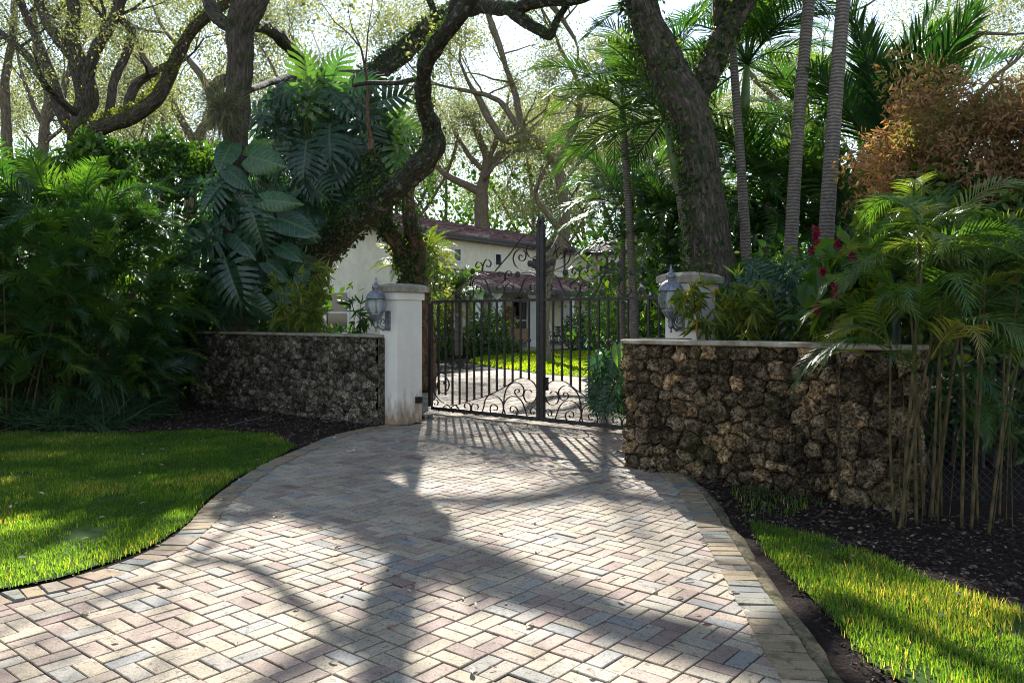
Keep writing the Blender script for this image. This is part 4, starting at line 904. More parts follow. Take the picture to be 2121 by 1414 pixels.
# big oak on the right behind the right pillar
rD = oak_root('massive oak with fissured bark behind the right gate pillar', P(1478, 660, 12))
gm = G(); a_ = limb(gm, LP_((1490, 830, 12, 62), (1484, 590, 12, 50), (1476, 500, 12, 43), (1464, 420, 12, 39), (1452, 345, 12, 36), (1440, 280, 12, 36), (1422, 215, 12, 40), (1396, 150, 12, 40), (1362, 85, 12, 36), (1332, 20, 12, 34), (1305, -50, 12, 30), (1240, -200, 11.6, 22), (1150, -400, 11, 14)), 20, .09, .06, 30)
b_ = limb(gm, LP_((1440, 215, 12.1, 24), (1465, 150, 12.1, 27), (1492, 90, 12.1, 26), (1520, 40, 12.1, 23), (1545, -10, 12.1, 20), (1600, -120, 12, 14), (1640, -260, 11.6, 9)), 14, .1, .06, 31)
c_ = limb(gm, LP_((1480, 110, 12.2, 16), (1492, 60, 12.2, 15), (1490, 0, 12.3, 14), (1500, -80, 12.3, 11)), 10, .12, .06, 32)
tips = []
limb(gm, LP_((1305, -50, 12, 20), (1180, -110, 13, 15), (1000, -230, 15, 10), (840, -300, 17, 6)), 8, .1, .1, 33)
for p0, d0 in ((a_[-1], (-.2, -.3, .6)), (b_[-1], (.6, -.3, .5)), (c_[-1], (.3, .4, .8)), (b_[int(len(b_)*.8)], (.7, 0, .6))): grow(gm, p0[:3], d0, 2.6, max(p0[3]*.7, .05), 3, tips, rr, .8, .2, 6)
gm.build('trunk', M_bark, rD)
gm = G(); tips = [t for t in tips if t[2] > CH+.42*t[1]]; crown(gm, tips, 9, .3, .06); gm.build('crown', LM['oak'], rD)
gm = G(); ivy(gm, a_, 2300, .075, lift=.1, lo=.12, hi=.78, rbias=-1.7, hang=-1); ivy(gm, b_, 1100, .07, lift=.05, rbias=-.5); ivy(gm, c_, 100, .07); ivy(gm, a_, 260, .075, lift=.05, lo=.55, hi=.9); gm.build('ivy', LM['ivy'], rD)

# ================================================================ BACKGROUND OAKS
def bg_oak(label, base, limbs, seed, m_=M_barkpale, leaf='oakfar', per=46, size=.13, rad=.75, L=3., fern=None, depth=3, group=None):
    r_ = random.Random(seed); root = oak_root(label, base, group); gm = G(); tips = []; keep = []
    for i, l in enumerate(limbs):
        q = limb(gm, LP_(*l), 9, .13, .15, seed+i); keep.append(q); e = q[-1]; dd = q[-1, :3]-q[-4, :3]; dd = dd/np.linalg.norm(dd)
        grow(gm, e[:3], dd+np.array([0, 0, .2]), L, max(e[3]*.8, .035), depth, tips, r_, .65, .15, 5)
        for j in range(2):
            e = q[int(len(q)*r_.uniform(.45, .9))]; grow(gm, e[:3], (r_.gauss(0, 1), r_.gauss(0, 1), .6), L*.7, max(e[3]*.45, .03), depth-1, tips, r_, .7, .15, 5)
    gm.build('trunk', m_, root); gm = G(); tips = [q for q in tips if q[2] < CH+.43*q[1] or r_.random() < .12]; tips = [q for q in tips if q[1] < 42 or q[2] < 18.5]; crown(gm, tips, int(per*(2.7 if base[0]/base[1] < -.12 or base[0]/base[1] > .13 else 2.)), rad*.85, size*.6, .7); gm.build('crown', LM[leaf], root)
    if fern is not None:
        gm = G()
        for i, nn_ in fern: ivy(gm, keep[i], int(nn_*2.6), .075, lift=.08, hang=.3)
        gm.build('fern', LM['fern'], root)
bg_oak('many-limbed oak at far left rising over the hedge', P(165, 640, 20), [
 ((150, 760, 20, 27), (158, 330, 20, 22), (170, 260, 20, 21), (176, 200, 20, 22), (165, 140, 20, 22), (152, 90, 20, 15), (150, 20, 20, 13), (146, -60, 20, 10)),
 ((165, 140, 20, 13), (125, 90, 20, 12), (95, 45, 20, 11), (70, -30, 20, 9)),
 ((176, 180, 20, 14), (205, 95, 19.8, 12), (245, 20, 19.6, 11), (275, -50, 19.5, 9)),
 ((160, 275, 20, 17), (225, 258, 19.6, 17), (290, 232, 19.2, 16), (335, 190, 19, 15), (365, 120, 18.8, 13), (400, 60, 18.6, 12), (450, 20, 18.4, 10), (520, -30, 18, 9)),
 ((225, 250, 19.7, 9), (235, 180, 20, 9), (262, 110, 20.2, 9), (272, 60, 20.3, 10), (245, 30, 20.4, 8), (240, -30, 20.4, 6)),
 ((262, 240, 19.6, 10), (280, 180, 19.6, 10), (320, 150, 19.5, 8), (355, 130, 19.4, 7)),
 ((140, 250, 20.2, 9), (112, 160, 20.4, 9), (80, 90, 20.6, 9), (50, 20, 20.8, 8), (20, -40, 21, 6)),
 ((138, 270, 20.2, 8), (105, 195, 20.6, 8), (60, 120, 21, 8), (-10, 60, 21.4, 6))], 41, m_=M_bark, leaf='oak', per=26, size=.1, rad=.5, fern=[(3, 700), (0, 160)], L=2.2)
bg_oak('slim pale oak trunk at the extreme left edge', P(15, 640, 24), [((22, 760, 24, 12), (16, 300, 24, 10), (12, 180, 24, 9), (26, 70, 24, 7), (30, -40, 24, 6)), ((14, 240, 24, 6), (-20, 140, 24, 5), (-60, 60, 24, 4))], 42, per=30, size=.12, L=2.5)
bg_oak('pale oak with many thin limbs far behind the left hedge', P(90, 660, 30), [((88, 700, 30, 11), (92, 290, 30, 10), (100, 200, 30, 8), (80, 120, 30, 7), (70, 30, 30, 6)), ((92, 260, 30, 7), (130, 200, 30, 6), (150, 120, 30, 5)), ((100, 280, 30, 6), (70, 220, 30, 5), (45, 150, 30, 4))], 43, per=30, L=3.2)
bg_oak('pale leaning oak between the two left trunks', P(400, 660, 27), [((380, 760, 27, 15), (405, 320, 27, 12), (440, 250, 27, 10), (430, 180, 27, 8), (370, 100, 27, 6)), ((410, 310, 27, 8), (350, 200, 27, 7), (300, 120, 27, 5), (270, 60, 27, 4))], 44, per=30, L=3)
bg_oak('crooked oak behind the gate with the long limb bending left', P(1128, 738, 31), [
 ((1128, 752, 31, 15), (1124, 640, 31, 13), (1138, 545, 31, 13), (1168, 490, 31, 13), (1166, 420, 31, 12), (1152, 345, 31, 11), (1120, 298, 30.5, 12), (1085, 283, 30, 11), (1045, 290, 30, 9), (1015, 250, 30, 8), (992, 205, 30, 7), (975, 180, 30, 5)),
 ((1090, 286, 30, 8), (1045, 220, 30, 6), (1015, 200, 30, 5), (950, 185, 29.5, 4)), ((1085, 290, 30, 8), (1068, 200, 30.5, 7), (1045, 130, 31, 5), (1020, 60, 31, 4)),
 ((1150, 340, 31, 8), (1190, 260, 31.5, 7), (1200, 180, 32, 5), (1160, 100, 32, 4)), ((1045, 130, 31, 6), (1018, 50, 31, 7), (985, -18, 30.5, 7), (920, -30, 30, 6), (860, -20, 30, 4)), ((985, -18, 30.5, 6), (1040, -40, 30, 7), (1100, -20, 30, 7), (1150, 20, 30.4, 6), (1190, 80, 31, 4)), ((1168, 480, 31, 7), (1110, 410, 31, 5), (1125, 360, 31, 4), (1140, 330, 31, 3))], 45, m_=M_barkpale, leaf='oak', per=34, size=.13, rad=.6, L=2.6)
bg_oak('grey oak rising right behind the main roof ridge', P(998, 660, 60), [
 ((998, 690, 60, 17), (998, 440, 60, 15), (1003, 370, 60, 11), (1010, 330, 60, 9), (985, 270, 60, 6), (960, 210, 60, 4)),
 ((1000, 400, 60, 9), (960, 380, 60, 8), (920, 360, 60, 6), (890, 330, 60, 4)), ((1010, 340, 60, 7), (1045, 315, 60, 6), (1090, 310, 60, 4)), ((1005, 360, 60, 6), (1030, 280, 60, 5), (1050, 220, 60, 4)), ((1000, 350, 60, 6), (970, 320, 60, 5), (940, 270, 60, 4))], 46, per=60, size=.24, rad=1.3, L=5, leaf='oakfar')
bg_oak('oak behind the palms at right with a branch curving to the edge', P(1620, 660, 24), [((1600, 760, 24, 16), (1600, 420, 24, 14), (1625, 300, 24, 12), (1690, 180, 24, 10), (1740, 90, 24, 7)), ((1690, 180, 24, 7), (1790, 170, 24, 5), (1880, 90, 24, 5), (1990, 70, 24, 4), (2100, 72, 24, 3)), ((1650, 240, 24, 7), (1560, 160, 24, 5), (1510, 60, 24, 4))], 47, per=30, size=.12, L=2.6, leaf='oak')
bg_oak('thin pale oak far behind the monstera mass', P(760, 660, 40), [((700, 690, 40, 11), (720, 420, 40, 9), (690, 300, 40, 7), (650, 200, 40, 5)), ((720, 400, 40, 7), (800, 300, 40, 6), (830, 230, 40, 4)), ((700, 330, 40, 5), (620, 250, 40, 4), (560, 130, 40, 3))], 48, per=40, size=.16, rad=.9, L=4)
bg_oak('thin oak with crown spreading over the right hedge', P(1990, 660, 26), [((1990, 760, 26, 11), (1975, 300, 26, 10), (1940, 200, 26, 8), (1960, 100, 26, 6)), ((1975, 260, 26, 6), (2040, 180, 26, 5), (2110, 120, 26, 4))], 49, per=40, size=.12, L=2.6, leaf='oak')
FARL = ['off the left edge', 'left of the straight oak trunk', 'between the left trunks', 'above the monstera mass', 'left of the roof ridge oak', 'over the middle of the roof', 'left of the gate palm', 'behind the big right oak', 'behind the grey palm trunks', 'behind the dry vine', 'beyond the right edge', 'above the porch wing', 'low above the left hedge', 'low over the left end of the roof', 'low over the roof centre', 'low over the gate top', 'low between gate and palms', 'behind the forked trunk', 'low behind the lamp pillar at right']
for i, (x, d, y) in enumerate(((-260, 45, 340), (230, 52, 300), (330, 44, 330), (560, 55, 260), (870, 66, 330), (1090, 70, 380), (1300, 58, 330), (1460, 50, 300), (1800, 48, 260), (2080, 46, 240), (2300, 50, 300), (1220, 75, 400), (130, 60, 280), (930, 78, 400), (1010, 85, 420), (1150, 66, 430), (1270, 68, 420), (820, 72, 380), (1380, 64, 400))):
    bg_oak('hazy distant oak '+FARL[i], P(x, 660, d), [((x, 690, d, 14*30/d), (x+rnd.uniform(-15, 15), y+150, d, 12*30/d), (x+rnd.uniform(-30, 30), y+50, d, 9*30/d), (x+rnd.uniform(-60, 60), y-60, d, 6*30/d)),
      ((x, y+140, d, 8*30/d), (x-50, y+40, d, 6*30/d), (x-90, y-20, d, 4*30/d)), ((x, y+120, d, 8*30/d), (x+55, y+30, d, 6*30/d), (x+80, y-40, d, 4*30/d))], 60+i, per=42, size=.26, rad=1.4, L=5.5, depth=3, group='hazy distant oaks')
# overhanging sprays of leaves at the top of the picture belong to an oak whose trunk stands left of the view
gm = G(); tipsw = []
N_ = 60000; q = np.column_stack([rng.uniform(-75, 75, N_), rng.uniform(62, 88, N_), np.zeros(N_)])
hmx = 15+6*fbm(q*.09, 3, 3); q[:, 2] = rng.uniform(0, 1, N_)**1.2*np.maximum(hmx, 3)
leaves(gm, q, .5, LEAF, .3); tag(gm.build('distant_woodland', LM['shrub']), 'dense green woodland edge far behind the house', 'woodland', kind='stuff')

# ================================================================ PALMS
PT = [frond(2.2, 40, .55, .045, e, ar, .3, i, .35) for i, (e, ar) in enumerate(((1.1, 1.5), (.7, 1.5), (.3, 1.3), (1.3, 1.1), (-.1, .9)))]
PTs = [frond(1.1, 26, .3, .028, e, ar, .25, 20+i, .3) for i, (e, ar) in enumerate(((1.2, 1.6), (.8, 1.5), (.4, 1.4), (1.35, 1.2)))]
PTd = [frond(1.1, 26, .26, .03, e, ar, .45, 30+i, .2) for i, (e, ar) in enumerate(((.7, 2.), (.3, 1.7), (1.1, 2.3), (-.1, 1.2)))]
def palm(label, pts, nf, s, leaf='palm', shaft=0, tm=None, cat='palm tree', zlow=-.3, group=None, mt=None):
    q = LP_(*pts); q[:, 3] *= .86; base = q[0]; root = thing('palm_tree', label, cat, (base[0], base[1], 0), group); gm = G()
    pth = smooth_path(q, .12); tube(gm, pth[:, :3], pth[:, 3], 12, .03, .5, 0, rnd.randint(0, 50)); gm.build('trunk', mt or M_palm, root)
    top = q[-1, :3]; r = q[-1, 3]
    if shaft:
        gm = G(); dv = (q[-1, :3]-q[-2, :3]); dv /= np.linalg.norm(dv); tube(gm, np.array([top+dv*shaft*t for t in (0, .3, .7, 1)]), np.array([1.25, 1.2, .9, .6])*r, 12, .02); gm.build('crownshaft', M_shaft, root); top = top+dv*shaft
    gm = G(); az = np.arange(nf)*2.4+rnd.random(); place_fronds(gm, tm or PT, np.repeat(top[None], nf, 0)+rng.normal(0, .03, (nf, 3)), az, rng.uniform(.85, 1.15, nf)*s, .3); gm.build('fronds', LM[leaf], root); return root
palm('slender palm with ringed brown trunk just right of the gate centre', ((1316, 800, 16, 13), (1312, 620, 16, 11), (1302, 430, 16, 9.5), (1296, 330, 16, 9), (1291, 260, 16, 8)), 22, .95, shaft=.35)
palm('palm with a pale green crownshaft left of the big right oak', ((1440, 800, 14.5, 11), (1428, 560, 14.5, 9), (1412, 440, 14.5, 8.5), (1400, 370, 14.5, 8)), 22, .95, shaft=1.1)
palm('grey ringed palm trunk nearest to the right side of the big oak', ((1560, 800, 13, 15), (1548, 560, 13, 13), (1534, 330, 13, 11), (1518, 110, 13, 9.5), (1512, 30, 13, 9)), 18, 1.0, shaft=.5)
palm('palm with fat yellow-green crownshaft between the big oak and the grey trunks', ((1536, 820, 15.5, 12), (1533, 500, 15.5, 11), (1538, 300, 15.5, 10), (1541, 245, 15.5, 10)), 22, 1.15, shaft=1.05, leaf='palm')
palm('tall grey palm trunk leaning right, left one of the tallest pair', ((1622, 800, 12, 17), (1636, 540, 12, 16), (1652, 280, 12, 15), (1672, 40, 12, 14), (1690, -150, 12, 13)), 11, 1.3, shaft=.6)
palm('tall grey palm trunk with lichen, right one of the tallest pair', ((1696, 800, 11.2, 19), (1712, 470, 11.2, 18), (1728, 240, 11.2, 17), (1748, -20, 11.2, 16), (1760, -200, 11.2, 15)), 11, 1.25, shaft=.6)
palm('dark palm with stiff upright fronds left of the dry brown vine', ((1840, 760, 13, 12), (1835, 500, 13, 11), (1828, 360, 13, 10)), 18, 1.1, tm=[frond(2.2, 36, .6, .06, e, ar, .12, 50+i, .4) for i, (e, ar) in enumerate(((1.45, .5), (1.3, .8), (1.1, .9), (1.5, .3)))], shaft=.2)
palm('low dark palm filling the gap between the gate palm and the big oak', ((1290, 790, 18, 8), (1290, 560, 18, 7), (1290, 430, 18, 7)), 20, .95)
palm('short leafy palm beneath the right tall trunks', ((1590, 760, 15, 10), (1590, 500, 15, 8), (1592, 420, 15, 8)), 24, 1.15)
palm('short drooping palm between the tall trunks and the dry vine', ((1770, 760, 13.6, 10), (1770, 560, 13.6, 8), (1768, 470, 13.6, 8)), 24, 1.1)
palm('bushy palm behind the right gate pillar lamp', ((1385, 790, 16.5, 8), (1385, 600, 16.5, 8), (1388, 480, 16.5, 8)), 26, 1.0)
palm('leafy palm high in the middle distance right of the gate', ((1700, 760, 17, 9), (1680, 400, 17, 8), (1650, 250, 17, 8)), 24, 1.1)
palm('golden feathery dwarf palm beside the house corner', ((835, 735, 30, 9), (835, 610, 30, 9), (838, 555, 30, 9)), 44, .62, leaf='ypalm', tm=PT)
palm('golden feathery dwarf palm against the long house wall', ((880, 735, 30, 9), (884, 610, 30, 9), (886, 535, 30, 9)), 40, .62, leaf='ypalm')
palm('green feathery dwarf palm in front of the porch roof', ((950, 735, 31, 9), (950, 650, 31, 9), (948, 606, 31, 9)), 40, .6, leaf='palm')
palm('red-trunked palm in the bed left of the porch', ((928, 735, 33, 8), (930, 680, 33, 8), (930, 640, 33, 8)), 30, .6, leaf='ypalm', mt=M_barkred)

# ================================================================ LEFT HEDGE OF CLUMPING PALMS
def clump(name, label, cat, n, h, w_, temps, leaf, canes=24, ds=(.5, 1.), cm=M_cane, group=None, loc=(0, 0, 0), top=.25, smin=.8, smax=1.25):
    root = thing(name, label, cat, (0, 0, 0), group); gm = G(); pos = []; az = []
    th = rng.uniform(0, 2*pi, n); z = h*rng.uniform(.06, 1, n)**.8; rr_ = w_*rng.uniform(.25, 1, n)**.5*(.85+.3*(z/h < .7))
    pos = np.column_stack([np.cos(th)*rr_*.8, np.sin(th)*rr_*.8, z]); az = th-pi/2+rng.normal(0, .5, n)
    place_fronds(gm, temps, pos, az, rng.uniform(smin, smax, n), .4, tilt=0); gm.build('fronds', LM[leaf], root)
    gm = G()
    for i in range(canes):
        a = rnd.uniform(0, 2*pi); r0 = w_*rnd.uniform(0, .45); r1 = w_*rnd.uniform(.2, .9); hh = h*rnd.uniform(.5, .95)
        p = smooth_path(np.array([[cos(a)*r0, sin(a)*r0, -.03], [cos(a)*(r0+r1)/2*.9, sin(a)*(r0+r1)/2*.9, hh*.5], [cos(a)*r1, sin(a)*r1, hh]]), .3); tube(gm, p, np.linspace(.022, .01, len(p)), 6, 0, .5, 0, i)
    gm.build('canes', cm, root); root.location = loc; return root
hp = [clump('hedge_palm', 'x', 'palm', 150, 3.6, 1.2, PTs, 'hedge', 18, loc=(0, 0, 0)) for i in range(3)]
hs = [(-9.3, 12.2, 1.05), (-8.1, 12.9, 1.), (-7.0, 12.6, .95), (-6.7, 13.0, .84), (-8.9, 14.3, 1.08), (-7.5, 14.6, 1.04), (-7.1, 15.3, .95), (-10.5, 11.3, 1.), (-10.9, 13.4, 1.1), (-6.3, 12.75, .5), (-7.6, 12.0, .8), (-8.8, 11.7, .7)]
for i, (x, y, s) in enumerate(hs):
    o = hp[i] if i < 3 else copy_tree(hp[i % 3]); o.location = (x, y, -.02); o.rotation_euler = (0, 0, rnd.uniform(0, 6.3)); o.scale = (s, s, s*rnd.uniform(.93, 1.04))
    tag(o, 'dark green clumping palm in the dense hedge left of the driveway', 'palm', 'clumping palms of the left hedge')
def shrub(name, label, c, rad, n, size, leaf, T=LEAF, cat='shrub', stems=7, lump=.5, up=.5, shell=.45, group=None, m_=None):
    c = np.array(c, float); rad = np.array(rad, float); root = thing(name, label, cat, (c[0], c[1], 0), group)
    d = rdir(n); d = d+0; r_ = rng.uniform(shell, 1, n)**.6*(1+lump*fbm(d*2.2+c[:1], 3, int(abs(c[0]*7))+1))
    q = c+d*rad*r_[:, None]; q = q[q[:, 2] > .02]; gm = G(); leaves(gm, q, size, T, up, a=np.clip(.5+.55*fbm(q*1.6/max(rad.max()*.6, .6), 3, 5)+rng.normal(0, .2, len(q)), 0, 1)); gm.build('foliage', LM[leaf], root)
    gm = G()
    for i in range(stems):
        e = c+rdir(1)[0]*rad*.6; b = np.array([c[0]+rnd.uniform(-.25, .25)*rad[0], c[1]+rnd.uniform(-.2, .2)*rad[1], -.03]); p = smooth_path(np.array([b, (b+e)/2+rdir(1)[0]*.15, e]), .2); tube(gm, p, np.linspace(.025, .008, len(p)), 5)
    gm.build('stems', m_ or M_bark, root); return root
shrub('broadleaf_shrub', 'bright green leafy shrub poking above the left hedge beneath the forked oak', P(205, 335, 14.9), (.6, .6, .5), 1500, .14, 'shrub')
shrub('broadleaf_shrub', 'rounded dark green shrub above the hedge beside the straight oak trunk', P(350, 340, 15.3), (.6, .6, .65), 2600, .1, 'shrub')
shrub('broadleaf_shrub', 'leafy shrub above the hedge at the left edge of the view', P(30, 362, 15.8), (.9, .7, .32), 1300, .13, 'shrub')
shrub('broadleaf_shrub', 'small bright shrub tucked between the hedge and the monstera', P(425, 350, 16.6), (.35, .5, .6), 900, .13, 'shrub')
shrub('broadleaf_shrub', 'deep dark shrub backing the left hedge', (-7.8, 16.6, 1.2), (3.2, .8, 1.7), 9000, .2, 'shrub')
# lilyturf along the hedge foot
def tuft(label, c, n, h, w_, leaf='lily', name='lilyturf_clump', cat='grass clump', group=None):
    root = thing(name, label, cat, (c[0], c[1], 0), group); gm = G(); st = np.column_stack([rng.normal(0, .09, (n, 2))+np.array(c[:2]), np.full(n, -.03)])
    d = rdir(n, 1.1); d[:, 2] = np.abs(d[:, 2]); M = rotm(n, d, rdir(n, 1.)); M = M*np.array([w_/h, 1, 1.6]); gm.inst(STRAP, sc(M, h*rng.uniform(.6, 1.25, n)), st, rng.random(n)); gm.build('leaves', LM[leaf], root); return root
proto = None
for i, (x, y) in enumerate(((10, 872), (60, 880), (120, 884), (175, 880), (225, 882), (262, 872), (300, 858), (-40, 876), (40, 858), (100, 860), (160, 862), (215, 862), (318, 838), (-20, 860), (270, 850))):
    q = g(x, y)
    if proto is None: proto = tuft('x', (q[0], q[1]), 420, .62, .014); o = proto; q0 = q
    else: o = copy_tree(proto); o.location = (q[0], q[1], 0); o.rotation_euler = (0, 0, rnd.uniform(0, 6.3))
    s = rnd.uniform(.85, 1.15); o.scale = (s, s, s); tag(o, 'dark arching lilyturf clump at the foot of the left hedge', 'grass clump', 'lilyturf clumps along the hedge')

# ================================================================ PHILODENDRON AND MONSTERA LEAVES
def split_leaf(lobes=8, seed=0, gapf=.15):
    r = np.random.default_rng(seed); V = []; Fc = []; c = 0
    def half(t): return .52*math.sin(pi*min(1, (t+.06))**.72)**.75 if t < .97 else .05
    V += [[-.012, -.05, .0], [.012, -.05, .0], [.006, .95, 0], [-.006, .95, 0]]; Fc.append([0, 1, 2, 3]); c = 4
    for i in range(lobes):
        t0 = i/lobes*.93; t1 = (i+1)/lobes*.93
        for sd in (-1, 1):
            w_ = half((t0+t1)/2)*r.uniform(.9, 1.08); lift = -.1
            fw = .10+.30*t0                           # lobes sweep forward
            if i == 0: fw = -.13
            if i == 1: fw = 0.
            g0 = (t1-t0)*gapf
            rows = []
            for k, u_ in enumerate((0, .35, .7, 1.)):
                sh = fw*u_; nar = 0 if k < 1 else g0*(.25 if k == 1 else .7 if k == 2 else 1.9)
                x = sd*w_*u_; zz = .10*math.sin(u_*2.2)+lift*u_**2*1.4
                rows.append(([x, t0+sh+nar/2, zz], [x, t1+sh-nar/2+.0, zz-.01]))
            for k in range(3):
                V += [rows[k][0], rows[k+1][0], rows[k+1][1], rows[k][1]]; Fc.append([c, c+1, c+2, c+3]); c += 4
    V = np.array(V); V[:, 2] -= .22*(V[:, 1]-.2)**2; return V, np.array(Fc)
def heart_leaf(seed=0, wd=.4):
    V = []; Fc = []; nt_ = 9
    for i in range(nt_):
        t = i/(nt_-1); w_ = wd*math.sin(pi*(t*.94+.06)**.62)**.8; back = -.13*(1-t)**6
        for x in (-1, -.55, 0, .55, 1): V.append([x*w_, t+back*abs(x)*1.2-.02*abs(x), -.10*abs(x)**2+.06*abs(x)-.25*(t-.2)**2+.012*math.sin(i*3.1)*abs(x)])
    for i in range(nt_-1):
        for j in range(4): Fc.append([i*5+j, i*5+j+1, i*5+j+6, i*5+j+5])
    return np.array(V), np.array(Fc)
SPL = [split_leaf(8, 1), split_leaf(9, 2, .26), split_leaf(7, 3, .12)]; HRT = [heart_leaf(), heart_leaf(1, .33), heart_leaf(2, .28)]
def aroid(name, label, base, spec, fill, kinds, sm=False):
    # spec: (x, y, depth, size px, tip angle deg (0 = up in the picture, clockwise), kind 's' or 'h', tone)
    root = thing(name, label, 'plant', (base[0], base[1], 0)); gm = G(); gs = G(); hub = np.array(base, float)
    def one(c, size, ang, kd, tone, fc):
        tip = np.array([sin(R(ang)), -.25, cos(R(ang))]); nr = np.array([fc*1.3, -.8, rnd.uniform(.1, .9)])+rng.normal(0, .22, 3)
        T = (SPL if kd == 's' else HRT)[rnd.randint(0, 2)]; tip = tip+rng.normal(0, .25, 3); M = sc(rotm(1, tip[None], nr[None]), size); st = np.array(c)-M[0]@np.array([0, .45, 0])
        gm.inst(T, M, st[None], np.array([tone]), 0, True, True); 
        if tone >= 0: 
            h_ = hub+np.array([(c[0]-hub[0])*.35, .3, (c[2]-hub[2])*.6]); p = smooth_path(np.array([h_, (h_+st)/2+np.array([0, .1, .12]), st]), .15); tube(gs, p, .012, 5)
    for x, y, d, s, ang, kd, tone in spec: one(P(x, y, d), s*d/F, ang, kd, tone, rnd.uniform(-.4, .4))
    for k in range(fill[0]):
        x, y, d = rnd.uniform(*fill[1]), rnd.uniform(*fill[2]), rnd.uniform(*fill[3]); c = P(x, y, d)
        if fill[5] and not inside(np.array([[x, y]]), fill[5])[0]: continue
        one(c, fill[4]*rnd.uniform(.45, .95), 180+rnd.gauss(0, 75), rnd.choice(kinds), rnd.random()**1.6*.9, rnd.uniform(-.8, .8))
    gm.build('leaves', LM['bigleaf'], root); gs.build('leaf_stalks', M_stem, root); return root
mreg = [(520, 230), (600, 180), (700, 170), (790, 220), (840, 290), (850, 350), (780, 400), (700, 470), (660, 560), (560, 600), (480, 560), (500, 400)]
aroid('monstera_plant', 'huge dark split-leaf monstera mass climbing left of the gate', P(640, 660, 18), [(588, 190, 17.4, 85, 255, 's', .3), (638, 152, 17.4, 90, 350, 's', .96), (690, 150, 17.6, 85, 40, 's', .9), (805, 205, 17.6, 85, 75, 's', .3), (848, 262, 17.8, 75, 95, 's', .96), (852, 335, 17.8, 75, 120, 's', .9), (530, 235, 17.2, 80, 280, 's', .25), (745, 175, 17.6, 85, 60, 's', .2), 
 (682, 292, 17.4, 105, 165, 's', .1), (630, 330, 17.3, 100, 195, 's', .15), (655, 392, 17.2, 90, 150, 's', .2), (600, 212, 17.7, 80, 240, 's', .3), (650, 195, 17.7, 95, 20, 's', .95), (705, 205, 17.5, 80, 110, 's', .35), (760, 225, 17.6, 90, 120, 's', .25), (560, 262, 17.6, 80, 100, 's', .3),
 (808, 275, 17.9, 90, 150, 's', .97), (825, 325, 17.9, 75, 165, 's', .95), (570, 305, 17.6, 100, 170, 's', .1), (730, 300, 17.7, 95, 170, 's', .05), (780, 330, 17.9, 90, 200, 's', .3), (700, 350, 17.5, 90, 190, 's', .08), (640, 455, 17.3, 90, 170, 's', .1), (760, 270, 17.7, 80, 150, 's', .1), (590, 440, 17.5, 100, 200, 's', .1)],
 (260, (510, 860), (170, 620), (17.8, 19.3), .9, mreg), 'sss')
lreg = [(380, 440), (450, 330), (560, 330), (640, 460), (640, 680), (440, 690), (400, 560)]
aroid('philodendron_plant', 'glossy heart-leaved philodendron climbing the straight oak trunk above the wall', P(500, 660, 15.4), [
 (466, 322, 14.9, 78, 200, 'h', .75), (535, 308, 15.2, 70, 60, 'h', .97), (548, 332, 14.9, 85, 100, 'h', .8), (497, 372, 14.8, 68, 140, 'h', .6), (583, 417, 14.6, 82, 112, 'h', .8), (408, 378, 15.0, 70, 245, 's', .6), (440, 402, 14.8, 85, 215, 's', .45),
 (545, 432, 14.7, 60, 120, 'h', .7), (615, 465, 14.7, 100, 120, 'h', .35), (532, 470, 14.7, 92, 160, 's', .35), (480, 578, 14.5, 110, 185, 's', .2), (430, 480, 14.7, 105, 240, 's', .3), (425, 512, 14.6, 90, 225, 's', .3), (505, 505, 14.7, 80, 150, 'h', .4), (600, 520, 14.7, 70, 130, 'h', .4),
 (575, 560, 14.7, 70, 130, 'h', .3), (540, 640, 14.6, 80, 120, 'h', .25), (600, 610, 14.6, 80, 100, 'h', .2), (470, 640, 14.7, 80, 200, 's', .15)],
 (170, (380, 650), (340, 690), (15., 16.2), .62, lreg), 'shh')
aroid('philodendron_plant', 'split-leaf philodendron beside the drive just inside the gate with one bright leaf', P(1270, 760, 10.9), [
 (1277, 735, 10.6, 46, 175, 'h', 1.), (1250, 760, 11.2, 50, 240, 's', .5), (1275, 800, 10.9, 55, 200, 's', .4), (1240, 790, 11.2, 50, 230, 's', .5), (1265, 830, 10.9, 50, 210, 's', .3)],
 (40, (1228, 1330), (740, 850), (10.9, 11.8), .34, None), 'ss')
aroid('philodendron_plant', 'dark split-leaf philodendron between the right pillar and the flowering vine', P(1620, 660, 9.9), [
 (1600, 590, 9.4, 90, 130, 's', .2), (1640, 640, 9.2, 80, 170, 's', .25), (1570, 575, 9.8, 80, 60, 's', .3), (1650, 575, 9.5, 85, 110, 's', .2)],
 (60, (1540, 1700), (560, 690), (9.5, 10.4), .5, None), 'ss')

